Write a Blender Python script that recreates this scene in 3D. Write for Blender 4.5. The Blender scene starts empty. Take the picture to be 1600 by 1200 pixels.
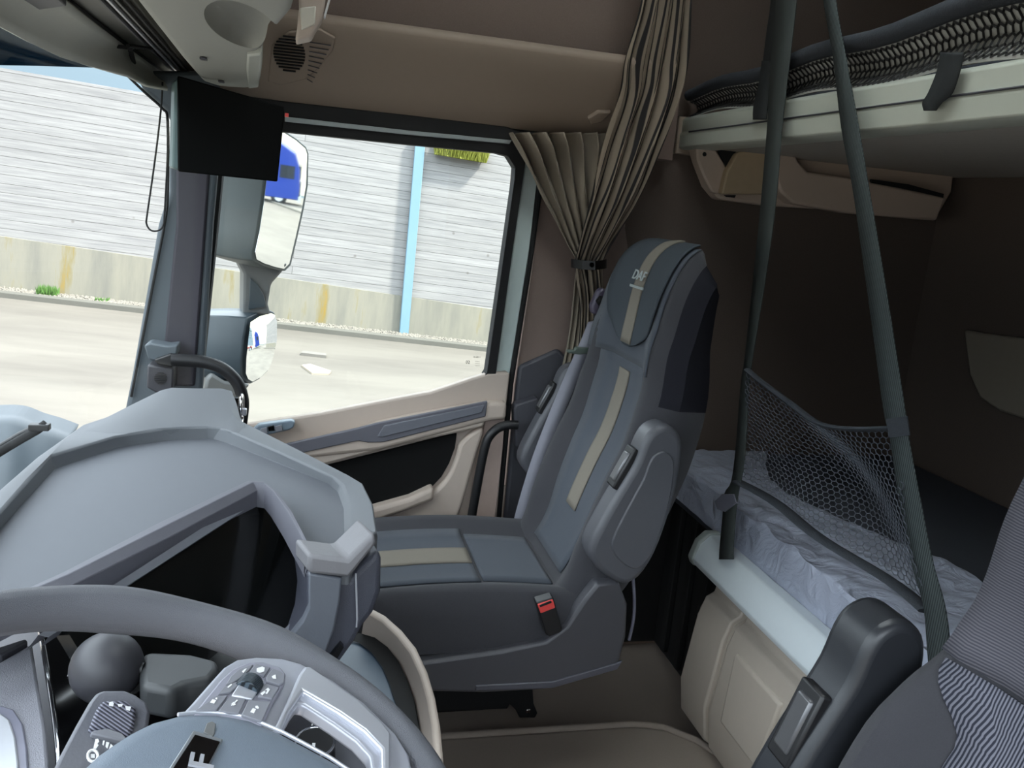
import bpy, bmesh, math, random
from mathutils import Vector, Matrix, noise
random.seed(7)
scn = bpy.context.scene
COL = scn.collection
PI = math.pi

# ------------------------------------------------------------------ camera
F = 1320.0
RX = Vector((0.97014467, 0.03539165, 0.23993072))      # world x axis in camera coords (right, down, forward)
RY = Vector((-0.22614394, -0.22542602, 0.94765079))
RZ = Vector((0.08762555, -0.97361724, -0.21069225))
CAM = Vector((0.0, 0.0, 1.45))
cam_d = bpy.data.cameras.new('camera')
cam = bpy.data.objects.new('camera', cam_d); COL.objects.link(cam)
right = Vector((RX[0], RY[0], RZ[0])); down = Vector((RX[1], RY[1], RZ[1])); fwd = Vector((RX[2], RY[2], RZ[2]))
cam.matrix_world = Matrix(((right.x, -down.x, -fwd.x, CAM.x), (right.y, -down.y, -fwd.y, CAM.y), (right.z, -down.z, -fwd.z, CAM.z), (0, 0, 0, 1)))
cam_d.sensor_fit = 'HORIZONTAL'; cam_d.sensor_width = 36.0; cam_d.lens = 36.0 * F / 1600.0
cam_d.clip_start = 0.02; cam_d.clip_end = 500
scn.camera = cam

# ------------------------------------------------------------------ world, sun, exposure
w = bpy.data.worlds.new('world'); scn.world = w; w.use_nodes = True
nt = w.node_tree; nt.nodes.clear()
out = nt.nodes.new('ShaderNodeOutputWorld'); bg = nt.nodes.new('ShaderNodeBackground')
tc = nt.nodes.new('ShaderNodeTexCoord'); sep = nt.nodes.new('ShaderNodeSeparateXYZ')
rmp = nt.nodes.new('ShaderNodeValToRGB')
rmp.color_ramp.elements[0].position = 0.12; rmp.color_ramp.elements[0].color = (0.072, 0.098, 0.118, 1)
rmp.color_ramp.elements[1].position = 0.34; rmp.color_ramp.elements[1].color = (0.68, 0.75, 0.82, 1)
nt.links.new(tc.outputs['Generated'], sep.inputs[0]); nt.links.new(sep.outputs['Z'], rmp.inputs[0])
nt.links.new(rmp.outputs[0], bg.inputs[0]); bg.inputs[1].default_value = 8.0
nt.links.new(bg.outputs[0], out.inputs[0])
sun_d = bpy.data.lights.new('sun', 'SUN'); sun_d.energy = 12.0; sun_d.angle = math.radians(6); sun_d.color = (1.0, 0.95, 0.87)
sun = bpy.data.objects.new('sun', sun_d); COL.objects.link(sun)
SUN_DIR = Vector((0.75, -0.42, 1.0)).normalized()          # towards the sun: behind the truck, driver's side
sun.rotation_euler = SUN_DIR.to_track_quat('Z', 'Y').to_euler(); sun.location = (6, -4, 12)
scn.view_settings.view_transform = 'Standard'; scn.view_settings.look = 'None'
scn.view_settings.exposure = 0.0; scn.view_settings.gamma = 1.0; scn.view_settings.use_curve_mapping = False

# ------------------------------------------------------------------ measuring helpers
def ray(px, py):
    q = Vector((px - 800.0, py - 600.0, F))
    return Vector((RX.dot(q), RY.dot(q), RZ.dot(q)))
def at(px, py, x=None, y=None, z=None):
    r = ray(px, py)
    i, v = (0, x) if x is not None else ((1, y) if y is not None else (2, z))
    return CAM + r * ((v - CAM[i]) / r[i])
def atp(px, py, p0, n):
    r = ray(px, py); n = Vector(n); p0 = Vector(p0)
    return CAM + r * ((p0 - CAM).dot(n) / r.dot(n))
def ats(pts, **k): return [at(a, b, **k) for a, b in pts]
# the yard outside lies on a slight slope: its own frame
TH = math.atan(0.065)
RT = Matrix.Rotation(TH, 3, 'Y')
def ye(px, py, ax, v):
    r = RT.transposed() @ ray(px, py); c = RT.transposed() @ CAM
    return c + r * ((v - c[ax]) / r[ax])

# ------------------------------------------------------------------ materials
def lin(c):
    f = lambda u: u / 12.92 if u <= 0.04045 else ((u + 0.055) / 1.055) ** 2.4
    return tuple(f(v / 255.0) for v in c) + (1.0,)
MATS = {}
def mat(name, rgb, rough=0.6, metal=0.0, var=0.06, scale=60, bump=0.0, bscale=300, spec=0.5, coat=0.0, sheen=0.0):
    if name in MATS: return MATS[name]
    m = bpy.data.materials.new(name); m.use_nodes = True
    n = m.node_tree; b = n.nodes['Principled BSDF']
    t = n.nodes.new('ShaderNodeTexCoord')
    no = n.nodes.new('ShaderNodeTexNoise'); no.inputs['Scale'].default_value = scale; no.inputs['Detail'].default_value = 4
    n.links.new(t.outputs['Object'], no.inputs['Vector'])
    mp = n.nodes.new('ShaderNodeMapRange'); mp.inputs[3].default_value = 1 - var; mp.inputs[4].default_value = 1 + var
    n.links.new(no.outputs['Fac'], mp.inputs[0])
    mx = n.nodes.new('ShaderNodeMix'); mx.data_type = 'RGBA'; mx.blend_type = 'MULTIPLY'; mx.inputs[0].default_value = 1
    mx.inputs[6].default_value = lin(rgb); n.links.new(mp.outputs[0], mx.inputs[7])
    n.links.new(mx.outputs[2], b.inputs['Base Color'])
    b.inputs['Roughness'].default_value = rough; b.inputs['Metallic'].default_value = metal
    b.inputs['Specular IOR Level'].default_value = spec
    b.inputs['Coat Weight'].default_value = coat
    b.inputs['Sheen Weight'].default_value = sheen
    if bump:
        n2 = n.nodes.new('ShaderNodeTexNoise'); n2.inputs['Scale'].default_value = bscale; n2.inputs['Detail'].default_value = 3
        n.links.new(t.outputs['Object'], n2.inputs['Vector'])
        bp = n.nodes.new('ShaderNodeBump'); bp.inputs['Strength'].default_value = bump; bp.inputs['Distance'].default_value = 0.002
        n.links.new(n2.outputs['Fac'], bp.inputs['Height']); n.links.new(bp.outputs[0], b.inputs['Normal'])
    MATS[name] = m
    return m
DASH = mat('dash soft grey plastic', (90, 93, 97), 0.62, bump=0.25, bscale=900, var=0.03)
DASHTOP = mat('dash top inlay', (84, 87, 93), 0.7, bump=0.3, bscale=1200, var=0.03)
CHAR = mat('charcoal moulded plastic', (66, 66, 72), 0.5, bump=0.3, bscale=900, var=0.04)
CHAR2 = mat('dark charcoal plastic', (48, 48, 54), 0.5, bump=0.2, bscale=900)
PILLAR = mat('pillar grey plastic', (74, 82, 88), 0.55, bump=0.2, bscale=900, var=0.03)
BLACK = mat('black plastic', (22, 22, 24), 0.45)
MATTE = mat('matte black rubber', (14, 14, 15), 0.8)
GLOSS = mat('glossy black panel', (8, 8, 9), 0.12, var=0.0)
SCREEN = mat('dark display glass', (9, 10, 10), 0.16, var=0.0, spec=0.25)
MONI = mat('dark matte monitor face', (5, 6, 6), 0.5, var=0.0, spec=0.08)
BEIGE = mat('warm beige plastic', (184, 170, 158), 0.6, bump=0.15, bscale=900, var=0.03)
BEIGE2 = mat('taupe header plastic', (146, 130, 116), 0.65, bump=0.15, bscale=900, var=0.03)
BEIGE3 = mat('cabinet beige plastic', (178, 168, 156), 0.55, bump=0.12, bscale=700, var=0.03)
TRIMG = mat('grey door insert', (96, 96, 104), 0.5, bump=0.1, bscale=700, var=0.03)
POCK = mat('black pocket fabric', (26, 26, 26), 0.95, var=0.1, scale=400, spec=0.1)
SEATD = mat('dark grey seat cloth', (60, 60, 64), 0.92, var=0.12, scale=500, bump=0.35, bscale=1500, spec=0.2, sheen=0.12)
SEATL = mat('slate blue seat cloth', (70, 75, 83), 0.9, var=0.12, scale=500, bump=0.35, bscale=1500, spec=0.2, sheen=0.12)
STRIPE = mat('taupe seat stripe', (124, 118, 108), 0.9, var=0.12, scale=500, bump=0.35, bscale=1500, spec=0.2)
BASE = mat('seat base plastic', (68, 68, 73), 0.42, bump=0.15, bscale=800, var=0.03)
ARMG = mat('armrest grey plastic', (76, 77, 82), 0.42, bump=0.15, bscale=800, var=0.03)
LEATH = mat('steering wheel leather', (90, 91, 97), 0.42, bump=0.6, bscale=1600, var=0.03)
PADM = mat('airbag cover plastic', (104, 114, 126), 0.55, bump=0.15, bscale=1200, var=0.03)
SILV = mat('satin silver plastic', (196, 198, 206), 0.3, metal=0.55, var=0.01)
BTN = mat('grey switch plastic', (122, 123, 130), 0.5, var=0.02)
CHROME = mat('chrome', (225, 225, 228), 0.12, metal=1.0, var=0.0)
WHITE = mat('white marking', (235, 235, 235), 0.5, var=0.0)
ALU = mat('satin aluminium rail', (214, 222, 226), 0.38, metal=0.1, var=0.02)
ALUW = mat('pale upper rail', (196, 200, 188), 0.42, metal=0.2, var=0.02)
STRAP = mat('dark strap webbing', (48, 54, 52), 0.8, var=0.1, scale=900, bump=0.3, bscale=900)
BELT = mat('seat belt webbing', (124, 124, 134), 0.6, var=0.06, scale=700)
ROOFF = mat('brown headliner felt', (126, 112, 104), 0.95, var=0.12, scale=300, spec=0.1)
WALLF = mat('brown wall felt', (98, 87, 80), 0.95, var=0.15, scale=250, spec=0.1)
PANELB = mat('pillar panel mauve brown', (128, 112, 104), 0.9, var=0.06, scale=250, spec=0.15)
CARPET = mat('taupe floor mat', (146, 134, 124), 0.85, var=0.16, scale=700, bump=0.5, bscale=1200)
MATT = mat('dark blue grey mattress cloth', (62, 66, 74), 0.9, var=0.1, scale=200)
OUTG = mat('painted exterior grey', (54, 64, 71), 0.35, var=0.03)
OUTL = mat('mirror arm pale grey', (98, 99, 99), 0.5, var=0.05)
FAIR = mat('fairing blue grey', (56, 66, 73), 0.4, var=0.03)
BLUEP = mat('pale blue painted steel', (104, 134, 150), 0.45, var=0.05, scale=4)
BWHITE = mat('body white paint', (190, 202, 199), 0.4, var=0.02)
BLUET = mat('blue truck paint', (34, 62, 150), 0.3, var=0.03)
RED = mat('red release button', (216, 70, 66), 0.45, var=0.02)
GRAVEL = mat('pale gravel', (112, 108, 100), 0.9, var=0.25, scale=3)
LEAF = mat('yellow green grass', (120, 124, 44), 0.8, var=0.3, scale=8)
LEAFG = mat('green weeds', (70, 110, 40), 0.8, var=0.3, scale=20)
GREY = mat('dull grey stone', (100, 97, 92), 0.9, var=0.1, scale=6)
TREE = mat('dull tree green', (84, 104, 60), 0.9, var=0.3, scale=2)
BUILD = mat('pale render', (196, 190, 170), 0.9, var=0.06, scale=1)
WING = mat('dark window glass', (40, 48, 56), 0.2, var=0.0)

def nodes_of(m): return m.node_tree.nodes, m.node_tree.links, m.node_tree.nodes['Principled BSDF']
def glass(name, tint, gl=0.06):
    m = bpy.data.materials.new(name); m.use_nodes = True; n = m.node_tree; n.nodes.clear()
    o = n.nodes.new('ShaderNodeOutputMaterial'); t = n.nodes.new('ShaderNodeBsdfTransparent'); g = n.nodes.new('ShaderNodeBsdfGlossy')
    t.inputs[0].default_value = tint; g.inputs['Roughness'].default_value = 0.02
    f = n.nodes.new('ShaderNodeFresnel'); f.inputs[0].default_value = 1.35
    mm = n.nodes.new('ShaderNodeMath'); mm.operation = 'MULTIPLY'; mm.inputs[1].default_value = gl * 10
    x = n.nodes.new('ShaderNodeMixShader'); n.links.new(f.outputs[0], mm.inputs[0]); n.links.new(mm.outputs[0], x.inputs[0])
    n.links.new(t.outputs[0], x.inputs[1]); n.links.new(g.outputs[0], x.inputs[2]); n.links.new(x.outputs[0], o.inputs[0])
    return m
GLASS = glass('clear window glass', (0.95, 0.97, 0.96, 1), 0.05)
TINT = glass('blue tinted visor acrylic', (0.045, 0.11, 0.15, 1), 0.04)
MIR = bpy.data.materials.new('mirror glass'); MIR.use_nodes = True
b = MIR.node_tree.nodes['Principled BSDF']; b.inputs['Metallic'].default_value = 1; b.inputs['Roughness'].default_value = 0.02; b.inputs['Base Color'].default_value = (0.86, 0.88, 0.87, 1)

def stripes(name, c1, c2, freq, axis='X', rough=0.85, sharp=(0.35, 0.65), dist=0.0, rot=(0, 0, 0), bump=0.3, coord='Object'):
    m = bpy.data.materials.new(name); m.use_nodes = True
    n, l, b = nodes_of(m)
    t = n.new('ShaderNodeTexCoord'); mp = n.new('ShaderNodeMapping'); mp.inputs['Rotation'].default_value = rot
    wv = n.new('ShaderNodeTexWave'); wv.bands_direction = axis; wv.inputs['Scale'].default_value = freq; wv.inputs['Distortion'].default_value = dist; wv.inputs['Detail'].default_value = 1
    r = n.new('ShaderNodeValToRGB'); r.color_ramp.elements[0].position = sharp[0]; r.color_ramp.elements[1].position = sharp[1]
    r.color_ramp.elements[0].color = lin(c1); r.color_ramp.elements[1].color = lin(c2)
    l.new(t.outputs[coord], mp.inputs[0]); l.new(mp.outputs[0], wv.inputs[0]); l.new(wv.outputs['Fac'], r.inputs[0]); l.new(r.outputs[0], b.inputs['Base Color'])
    b.inputs['Roughness'].default_value = rough; b.inputs['Specular IOR Level'].default_value = 0.2
    if bump:
        bp = n.new('ShaderNodeBump'); bp.inputs['Strength'].default_value = bump; bp.inputs['Distance'].default_value = 0.001
        l.new(wv.outputs['Fac'], bp.inputs['Height']); l.new(bp.outputs[0], b.inputs['Normal'])
    return m
RIBU = stripes('fine ribbed seat cloth', (66, 66, 74), (96, 94, 100), 90, 'Z', rot=(0, 0, 0))
RIBL = stripes('coarse ribbed seat cloth', (44, 46, 56), (112, 112, 122), 75, 'Y')
WEB = stripes('ribbed strap webbing', (44, 50, 50), (70, 76, 76), 60, 'Y', sharp=(0.2, 0.6))

# planks of the noise barrier
PLANK = bpy.data.materials.new('weathered pale planks'); PLANK.use_nodes = True
n, l, b = nodes_of(PLANK)
t = n.new('ShaderNodeTexCoord'); mp = n.new('ShaderNodeMapping'); mp.inputs['Rotation'].default_value = (PI / 2, 0, 0)
br = n.new('ShaderNodeTexBrick'); br.inputs['Scale'].default_value = 1.0; br.inputs['Brick Width'].default_value = 90.0; br.inputs['Row Height'].default_value = 0.17
br.inputs['Mortar Size'].default_value = 0.006; br.inputs['Mortar Smooth'].default_value = 0.3; br.inputs['Bias'].default_value = 0.0
br.inputs['Color1'].default_value = lin((142, 141, 140)); br.inputs['Color2'].default_value = lin((133, 132, 131)); br.inputs['Mortar'].default_value = lin((84, 82, 80))
mp2 = n.new('ShaderNodeMapping'); mp2.inputs['Scale'].default_value = (0.9, 1, 26)
n1 = n.new('ShaderNodeTexNoise'); n1.inputs['Scale'].default_value = 1.0; n1.inputs['Detail'].default_value = 6; n1.inputs['Roughness'].default_value = 0.7
r1 = n.new('ShaderNodeValToRGB'); r1.color_ramp.elements[0].position = 0.34; r1.color_ramp.elements[0].color = (0.62, 0.62, 0.64, 1); r1.color_ramp.elements[1].position = 0.62; r1.color_ramp.elements[1].color = (1.06, 1.06, 1.05, 1)
mx = n.new('ShaderNodeMix'); mx.data_type = 'RGBA'; mx.blend_type = 'MULTIPLY'; mx.inputs[0].default_value = 0.8
vo = n.new('ShaderNodeTexVoronoi'); vo.inputs['Scale'].default_value = 1.7
r2 = n.new('ShaderNodeValToRGB'); r2.color_ramp.elements[0].position = 0.03; r2.color_ramp.elements[0].color = (0.55, 0.5, 0.48, 1); r2.color_ramp.elements[1].position = 0.07; r2.color_ramp.elements[1].color = (1, 1, 1, 1)
mx2 = n.new('ShaderNodeMix'); mx2.data_type = 'RGBA'; mx2.blend_type = 'MULTIPLY'; mx2.inputs[0].default_value = 0.7
l.new(t.outputs['Object'], mp.inputs[0]); l.new(mp.outputs[0], br.inputs[0]); l.new(t.outputs['Object'], mp2.inputs[0]); l.new(mp2.outputs[0], n1.inputs[0]); l.new(n1.outputs[0], r1.inputs[0])
l.new(br.outputs[0], mx.inputs[6]); l.new(r1.outputs[0], mx.inputs[7]); l.new(t.outputs['Object'], vo.inputs[0]); l.new(vo.outputs['Distance'], r2.inputs[0])
l.new(mx.outputs[2], mx2.inputs[6]); l.new(r2.outputs[0], mx2.inputs[7]); l.new(mx2.outputs[2], b.inputs['Base Color']); b.inputs['Roughness'].default_value = 0.9
# concrete base wall with yellow run stains
CONC = bpy.data.materials.new('stained concrete'); CONC.use_nodes = True
n, l, b = nodes_of(CONC)
t = n.new('ShaderNodeTexCoord'); mp = n.new('ShaderNodeMapping'); mp.inputs['Scale'].default_value = (2.2, 1, 0.35)
n1 = n.new('ShaderNodeTexNoise'); n1.inputs['Scale'].default_value = 1.0; n1.inputs['Detail'].default_value = 5; n1.inputs['Roughness'].default_value = 0.65
r1 = n.new('ShaderNodeValToRGB'); e = r1.color_ramp.elements; e[0].position = 0.3; e[0].color = lin((104, 103, 96)); e[1].position = 0.58; e[1].color = lin((124, 121, 109))
x = e.new(0.66); x.color = lin((118, 109, 78)); x = e.new(0.73); x.color = lin((136, 108, 28))
l.new(t.outputs['Object'], mp.inputs[0]); l.new(mp.outputs[0], n1.inputs[0]); l.new(n1.outputs[0], r1.inputs[0]); l.new(r1.outputs[0], b.inputs['Base Color']); b.inputs['Roughness'].default_value = 0.9
# ground
GRND = bpy.data.materials.new('worn pale asphalt'); GRND.use_nodes = True
n, l, b = nodes_of(GRND)
t = n.new('ShaderNodeTexCoord')
n1 = n.new('ShaderNodeTexNoise'); n1.inputs['Scale'].default_value = 0.35; n1.inputs['Detail'].default_value = 7; n1.inputs['Roughness'].default_value = 0.6
mp = n.new('ShaderNodeMapping'); mp.inputs['Scale'].default_value = (0.6, 2.2, 1)
r1 = n.new('ShaderNodeValToRGB'); e = r1.color_ramp.elements; e[0].position = 0.3; e[0].color = lin((78, 74, 68)); e[1].position = 0.6; e[1].color = lin((94, 90, 83))
l.new(t.outputs['Object'], mp.inputs[0]); l.new(mp.outputs[0], n1.inputs[0]); l.new(n1.outputs[0], r1.inputs[0]); l.new(r1.outputs[0], b.inputs['Base Color']); b.inputs['Roughness'].default_value = 0.9
# crumpled translucent sheet
PLAST = bpy.data.materials.new('clear plastic sheet'); PLAST.use_nodes = True
n, l, b = nodes_of(PLAST)
b.inputs['Base Color'].default_value = lin((196, 202, 220)); b.inputs['Roughness'].default_value = 0.3; b.inputs['Alpha'].default_value = 0.72
t = n.new('ShaderNodeTexCoord'); n1 = n.new('ShaderNodeTexNoise'); n1.inputs['Scale'].default_value = 14; n1.inputs['Detail'].default_value = 4; n1.inputs['Distortion'].default_value = 1.5
bp = n.new('ShaderNodeBump'); bp.inputs['Strength'].default_value = 0.8; bp.inputs['Distance'].default_value = 0.02
l.new(t.outputs['Object'], n1.inputs[0]); l.new(n1.outputs[0], bp.inputs['Height']); l.new(bp.outputs[0], b.inputs['Normal'])
# curtain cloths
CURT = mat('plain taupe curtain', (132, 122, 108), 0.85, var=0.05, scale=80, spec=0.2, sheen=0.1)
PATT = stripes('line patterned curtain', (36, 34, 34), (128, 116, 102), 5.0, 'X', sharp=(0.10, 0.22), dist=5.0, bump=0, coord='UV')

# ------------------------------------------------------------------ object helpers
def loc_of(p): return Vector(p.get('_w', (0, 0, 0))) if p else Vector((0, 0, 0))
def put(name, verts, faces, m, parent=None, bevel=0.0, seg=2, smooth=35, uvs=None, recalc=True, solid=0.0, subd=0):
    """link ONE mesh object; world coordinates in, origin at its base (or its parent's origin)"""
    verts = [Vector(v) for v in verts]
    if parent is None:
        o3 = Vector((sum(v.x for v in verts) / len(verts), sum(v.y for v in verts) / len(verts), min(v.z for v in verts)))
    else: o3 = W[parent.name]
    me = bpy.data.meshes.new(name)
    me.from_pydata([tuple(v - o3) for v in verts], [], faces)
    if uvs:
        ul = me.uv_layers.new(name='uv')
        for lp in me.loops: ul.data[lp.index].uv = uvs[lp.vertex_index]
    if recalc:
        bm = bmesh.new(); bm.from_mesh(me); bmesh.ops.recalc_face_normals(bm, faces=bm.faces); bm.to_mesh(me); bm.free()
    me.materials.append(m)
    o = bpy.data.objects.new(name, me); COL.objects.link(o)
    W[o.name] = o3
    if parent is None: o.location = o3
    else: o.parent = parent
    if smooth:
        for p in me.polygons: p.use_smooth = True
        me.set_sharp_from_angle(angle=math.radians(smooth))
    if solid:
        md = o.modifiers.new('solid', 'SOLIDIFY'); md.thickness = solid; md.offset = 0
    if bevel:
        md = o.modifiers.new('bevel', 'BEVEL'); md.width = bevel; md.segments = seg; md.limit_method = 'ANGLE'; md.angle_limit = math.radians(30)
    if subd:
        md = o.modifiers.new('sub', 'SUBSURF'); md.levels = subd; md.render_levels = subd
    return o
W = {}
def thing(name, label, cat, loc=(0, 0, 0), group=None, kind=None):
    o = bpy.data.objects.new(name, None); COL.objects.link(o); o.location = loc; o.empty_display_size = 0.05
    W[o.name] = Vector(loc)
    return tag(o, label, cat, group, kind)
def tag(o, label=None, cat=None, group=None, kind=None):
    if label: o['label'] = label
    if cat: o['category'] = cat
    if group: o['group'] = group
    if kind: o['kind'] = kind
    return o
def struct(o): o['kind'] = 'structure'; return o
def prism(name, pts, vec, m, parent=None, **k):
    """solid with front outline pts, pushed back along vec"""
    pts = [Vector(p) for p in pts]; vec = Vector(vec); N = len(pts)
    v = pts + [p + vec for p in pts]
    f = [list(range(N)), list(range(2 * N - 1, N - 1, -1))] + [[i, i + N, (i + 1) % N + N, (i + 1) % N] for i in range(N)]
    return put(name, v, f, m, parent, **k)
def boxg(c, s, R=None):
    c = Vector(c); h = Vector(s) / 2; v = []
    for dz in (-1, 1):
        for dx, dy in ((-1, -1), (1, -1), (1, 1), (-1, 1)):
            p = Vector((dx * h.x, dy * h.y, dz * h.z))
            v.append(c + (R @ p if R else p))
    return v, [[0, 3, 2, 1], [4, 5, 6, 7], [0, 1, 5, 4], [1, 2, 6, 5], [2, 3, 7, 6], [3, 0, 4, 7]]
def box(name, c, s, m, parent=None, R=None, **k):
    v, f = boxg(c, s, R); return put(name, v, f, m, parent, **k)
def merge(parts):
    V = []; Fc = []
    for v, f in parts:
        o = len(V); V += list(v); Fc += [[i + o for i in q] for q in f]
    return V, Fc
def tubeg(path, r, seg=10, closed=False, flat=1.0, cap=True, up=Vector((0, 0, 1))):
    path = [Vector(p) for p in path]; N = len(path); V = []; rs = r if isinstance(r, (list, tuple)) else [r] * N
    prev = None
    for i, p in enumerate(path):
        a = path[(i - 1) % N] if (closed or i > 0) else p; b_ = path[(i + 1) % N] if (closed or i < N - 1) else p
        t_ = (b_ - a).normalized()
        if prev is None: nrm = t_.cross(up); nrm = nrm if nrm.length > 1e-3 else t_.cross(Vector((1, 0, 0)))
        else: nrm = prev - t_ * prev.dot(t_)
        nrm.normalize(); prev = nrm; bi = t_.cross(nrm)
        for k in range(seg):
            th = 2 * PI * k / seg
            V.append(p + nrm * math.cos(th) * rs[i] + bi * math.sin(th) * rs[i] * flat)
    Fc = []
    for i in range(N if closed else N - 1):
        j = (i + 1) % N
        for k in range(seg): Fc.append([i * seg + k, i * seg + (k + 1) % seg, j * seg + (k + 1) % seg, j * seg + k])
    if cap and not closed: Fc += [list(range(seg))[::-1], [(N - 1) * seg + k for k in range(seg)]]
    return V, Fc
def tube(name, path, r, m, parent=None, seg=10, closed=False, flat=1.0, **k):
    v, f = tubeg(path, r, seg, closed, flat); return put(name, v, f, m, parent, smooth=60, **k)
def spline(pts, n=6, closed=False):
    pts = [Vector(p) for p in pts]; N = len(pts); o = []
    for i in range(N if closed else N - 1):
        g = lambda k: pts[k % N] if closed else pts[min(max(k, 0), N - 1)]
        p0, p1, p2, p3 = g(i - 1), g(i), g(i + 1), g(i + 2)
        for s in range(n):
            u = s / n
            o.append(0.5 * ((2 * p1) + (p2 - p0) * u + (2 * p0 - 5 * p1 + 4 * p2 - p3) * u * u + (3 * p1 - p0 - 3 * p2 + p3) * u ** 3))
    if not closed: o.append(pts[-1])
    return o
def gridg(S, nu, nv):
    V = [S(i / nu, j / nv) for j in range(nv + 1) for i in range(nu + 1)]
    Fc = [[j * (nu + 1) + i, j * (nu + 1) + i + 1, (j + 1) * (nu + 1) + i + 1, (j + 1) * (nu + 1) + i] for j in range(nv) for i in range(nu)]
    return V, Fc
def sheet(name, S, nu, nv, m, parent=None, solid=0.002, uv=False, **k):
    V, Fc = gridg(S, nu, nv)
    u = [(i / nu, j / nv) for j in range(nv + 1) for i in range(nu + 1)] if uv else None
    return put(name, V, Fc, m, parent, solid=solid, uvs=u, recalc=False, smooth=k.pop('smooth', 80), **k)
def loft(name, rings, m, parent=None, cap=True, closed=True, **k):
    N = len(rings[0]); V = [p for r in rings for p in r]; Fc = []
    for j in range(len(rings) - 1):
        for i in range(N if closed else N - 1):
            Fc.append([j * N + i, j * N + (i + 1) % N, (j + 1) * N + (i + 1) % N, (j + 1) * N + i])
    if cap: Fc += [list(range(N))[::-1], [(len(rings) - 1) * N + i for i in range(N)]]
    return put(name, V, Fc, m, parent, **k)
def extrude_y(name, prof, y0, y1, m, parent=None, **k):
    """profile in (x, z) run along y"""
    return prism(name, [(a, y0, c) for a, c in prof], (0, y1 - y0, 0), m, parent, **k)
def extrude_x(name, prof, x0, x1, m, parent=None, **k):
    return prism(name, [(x0, a, c) for a, c in prof], (x1 - x0, 0, 0), m, parent, **k)
def text(name, s, M4, size, m, parent=None, depth=0.0006, shear=0.0, sx=1.0):
    cu = bpy.data.curves.new(name, 'FONT'); cu.body = s; cu.size = size; cu.extrude = depth; cu.align_x = 'CENTER'; cu.align_y = 'CENTER'; cu.shear = shear; cu.offset = size * 0.012
    tmp = bpy.data.objects.new('tmp', cu); COL.objects.link(tmp)
    me = bpy.data.meshes.new_from_object(tmp.evaluated_get(bpy.context.evaluated_depsgraph_get()))
    bpy.data.objects.remove(tmp)
    V = [M4 @ Vector((v.co.x * sx, v.co.y, v.co.z)) for v in me.vertices]; Fc = [list(p.vertices) for p in me.polygons]
    return put(name, V, Fc, m, parent, smooth=0, recalc=False)
def frame(o, ux, uy):
    ux = Vector(ux).normalized(); uy = Vector(uy); uy = (uy - ux * uy.dot(ux)).normalized(); uz = ux.cross(uy)
    return Matrix(((ux.x, uy.x, uz.x, o[0]), (ux.y, uy.y, uz.y, o[1]), (ux.z, uy.z, uz.z, o[2]), (0, 0, 0, 1)))
def yard(o):
    """turn an object modelled in the sloping yard's frame into the world"""
    o.location = RT @ o.location; o.rotation_euler = (0, TH, 0); return o
def lerp(a, b_, t_): return a + (b_ - a) * t_
def interp(tab, x_):
    if x_ <= tab[0][0]: return tab[0][1]
    for (a, va), (c, vc) in zip(tab, tab[1:]):
        if x_ <= c:
            u = (x_ - a) / (c - a); return va + (vc - va) * u
    return tab[-1][1]
def sstep(a, b_, x_):
    t_ = min(1, max(0, (x_ - a) / (b_ - a))); return t_ * t_ * (3 - 2 * t_)

# ================================================================== THE YARD OUTSIDE
GZ = -1.5
v, f = gridg(lambda u, q: Vector((lerp(-70, 110, u), lerp(-70, 17.5, q), GZ)), 8, 8)
yard(struct(put('ground', v, f, GRND, smooth=0)))
v, f = boxg((20, 20.5, GZ + 0.02), (180, 6, 0.1)); yard(struct(put('verge', v, f, GREY, smooth=0)))
yard(struct(box('kerb', (20, 17.6, GZ + 0.035), (180, 0.22, 0.15), mat('worn kerb concrete', (84, 83, 77), 0.9, var=0.12, scale=3), bevel=0.02)))
# concrete plinth, its top falls slightly towards the rear
zc = lambda x_: -0.56 - 0.0245 * x_
P = [Vector((-40, 18.3, GZ)), Vector((60, 18.3, GZ)), Vector((60, 18.3, zc(6))), Vector((-40, 18.3, zc(-6)))]
P = [Vector((-40, 18.3, GZ)), Vector((40, 18.3, GZ)), Vector((40, 18.3, -0.8)), Vector((4.0, 18.3, -0.67)), Vector((-5.7, 18.3, -0.445)), Vector((-40, 18.3, -0.4))]
yard(struct(prism('concrete_plinth', P, (0, 0.35, 0), CONC, smooth=0)))
P = [Vector((-40, 18.36, -0.42)), Vector((-5.7, 18.36, -0.447)), Vector((4.0, 18.36, -0.672)), Vector((40, 18.36, -0.802)), Vector((40, 18.36, 2.63)), Vector((-40, 18.36, 2.68))]
yard(struct(prism('plank_wall', P, (0, 0.15, 0), PLANK, smooth=0)))
pp = [(2.02, 2.75), (2.19, GZ + 0.05)]
V = []
for dx, dy in ((-0.1, 0), (0.1, 0), (0.1, 0.12), (-0.1, 0.12)): V.append(Vector((pp[1][0] + dx, 18.2 + dy, pp[1][1])))
for dx, dy in ((-0.1, 0), (0.1, 0), (0.1, 0.12), (-0.1, 0.12)): V.append(Vector((pp[0][0] + dx, 18.2 + dy, pp[0][1])))
tag(yard(put('steel_post', V, [[0, 3, 2, 1], [4, 5, 6, 7], [0, 1, 5, 4], [1, 2, 6, 5], [2, 3, 7, 6], [3, 0, 4, 7]], BLUEP, bevel=0.01)), 'pale blue painted steel post standing against the plank wall', 'post')
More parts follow.
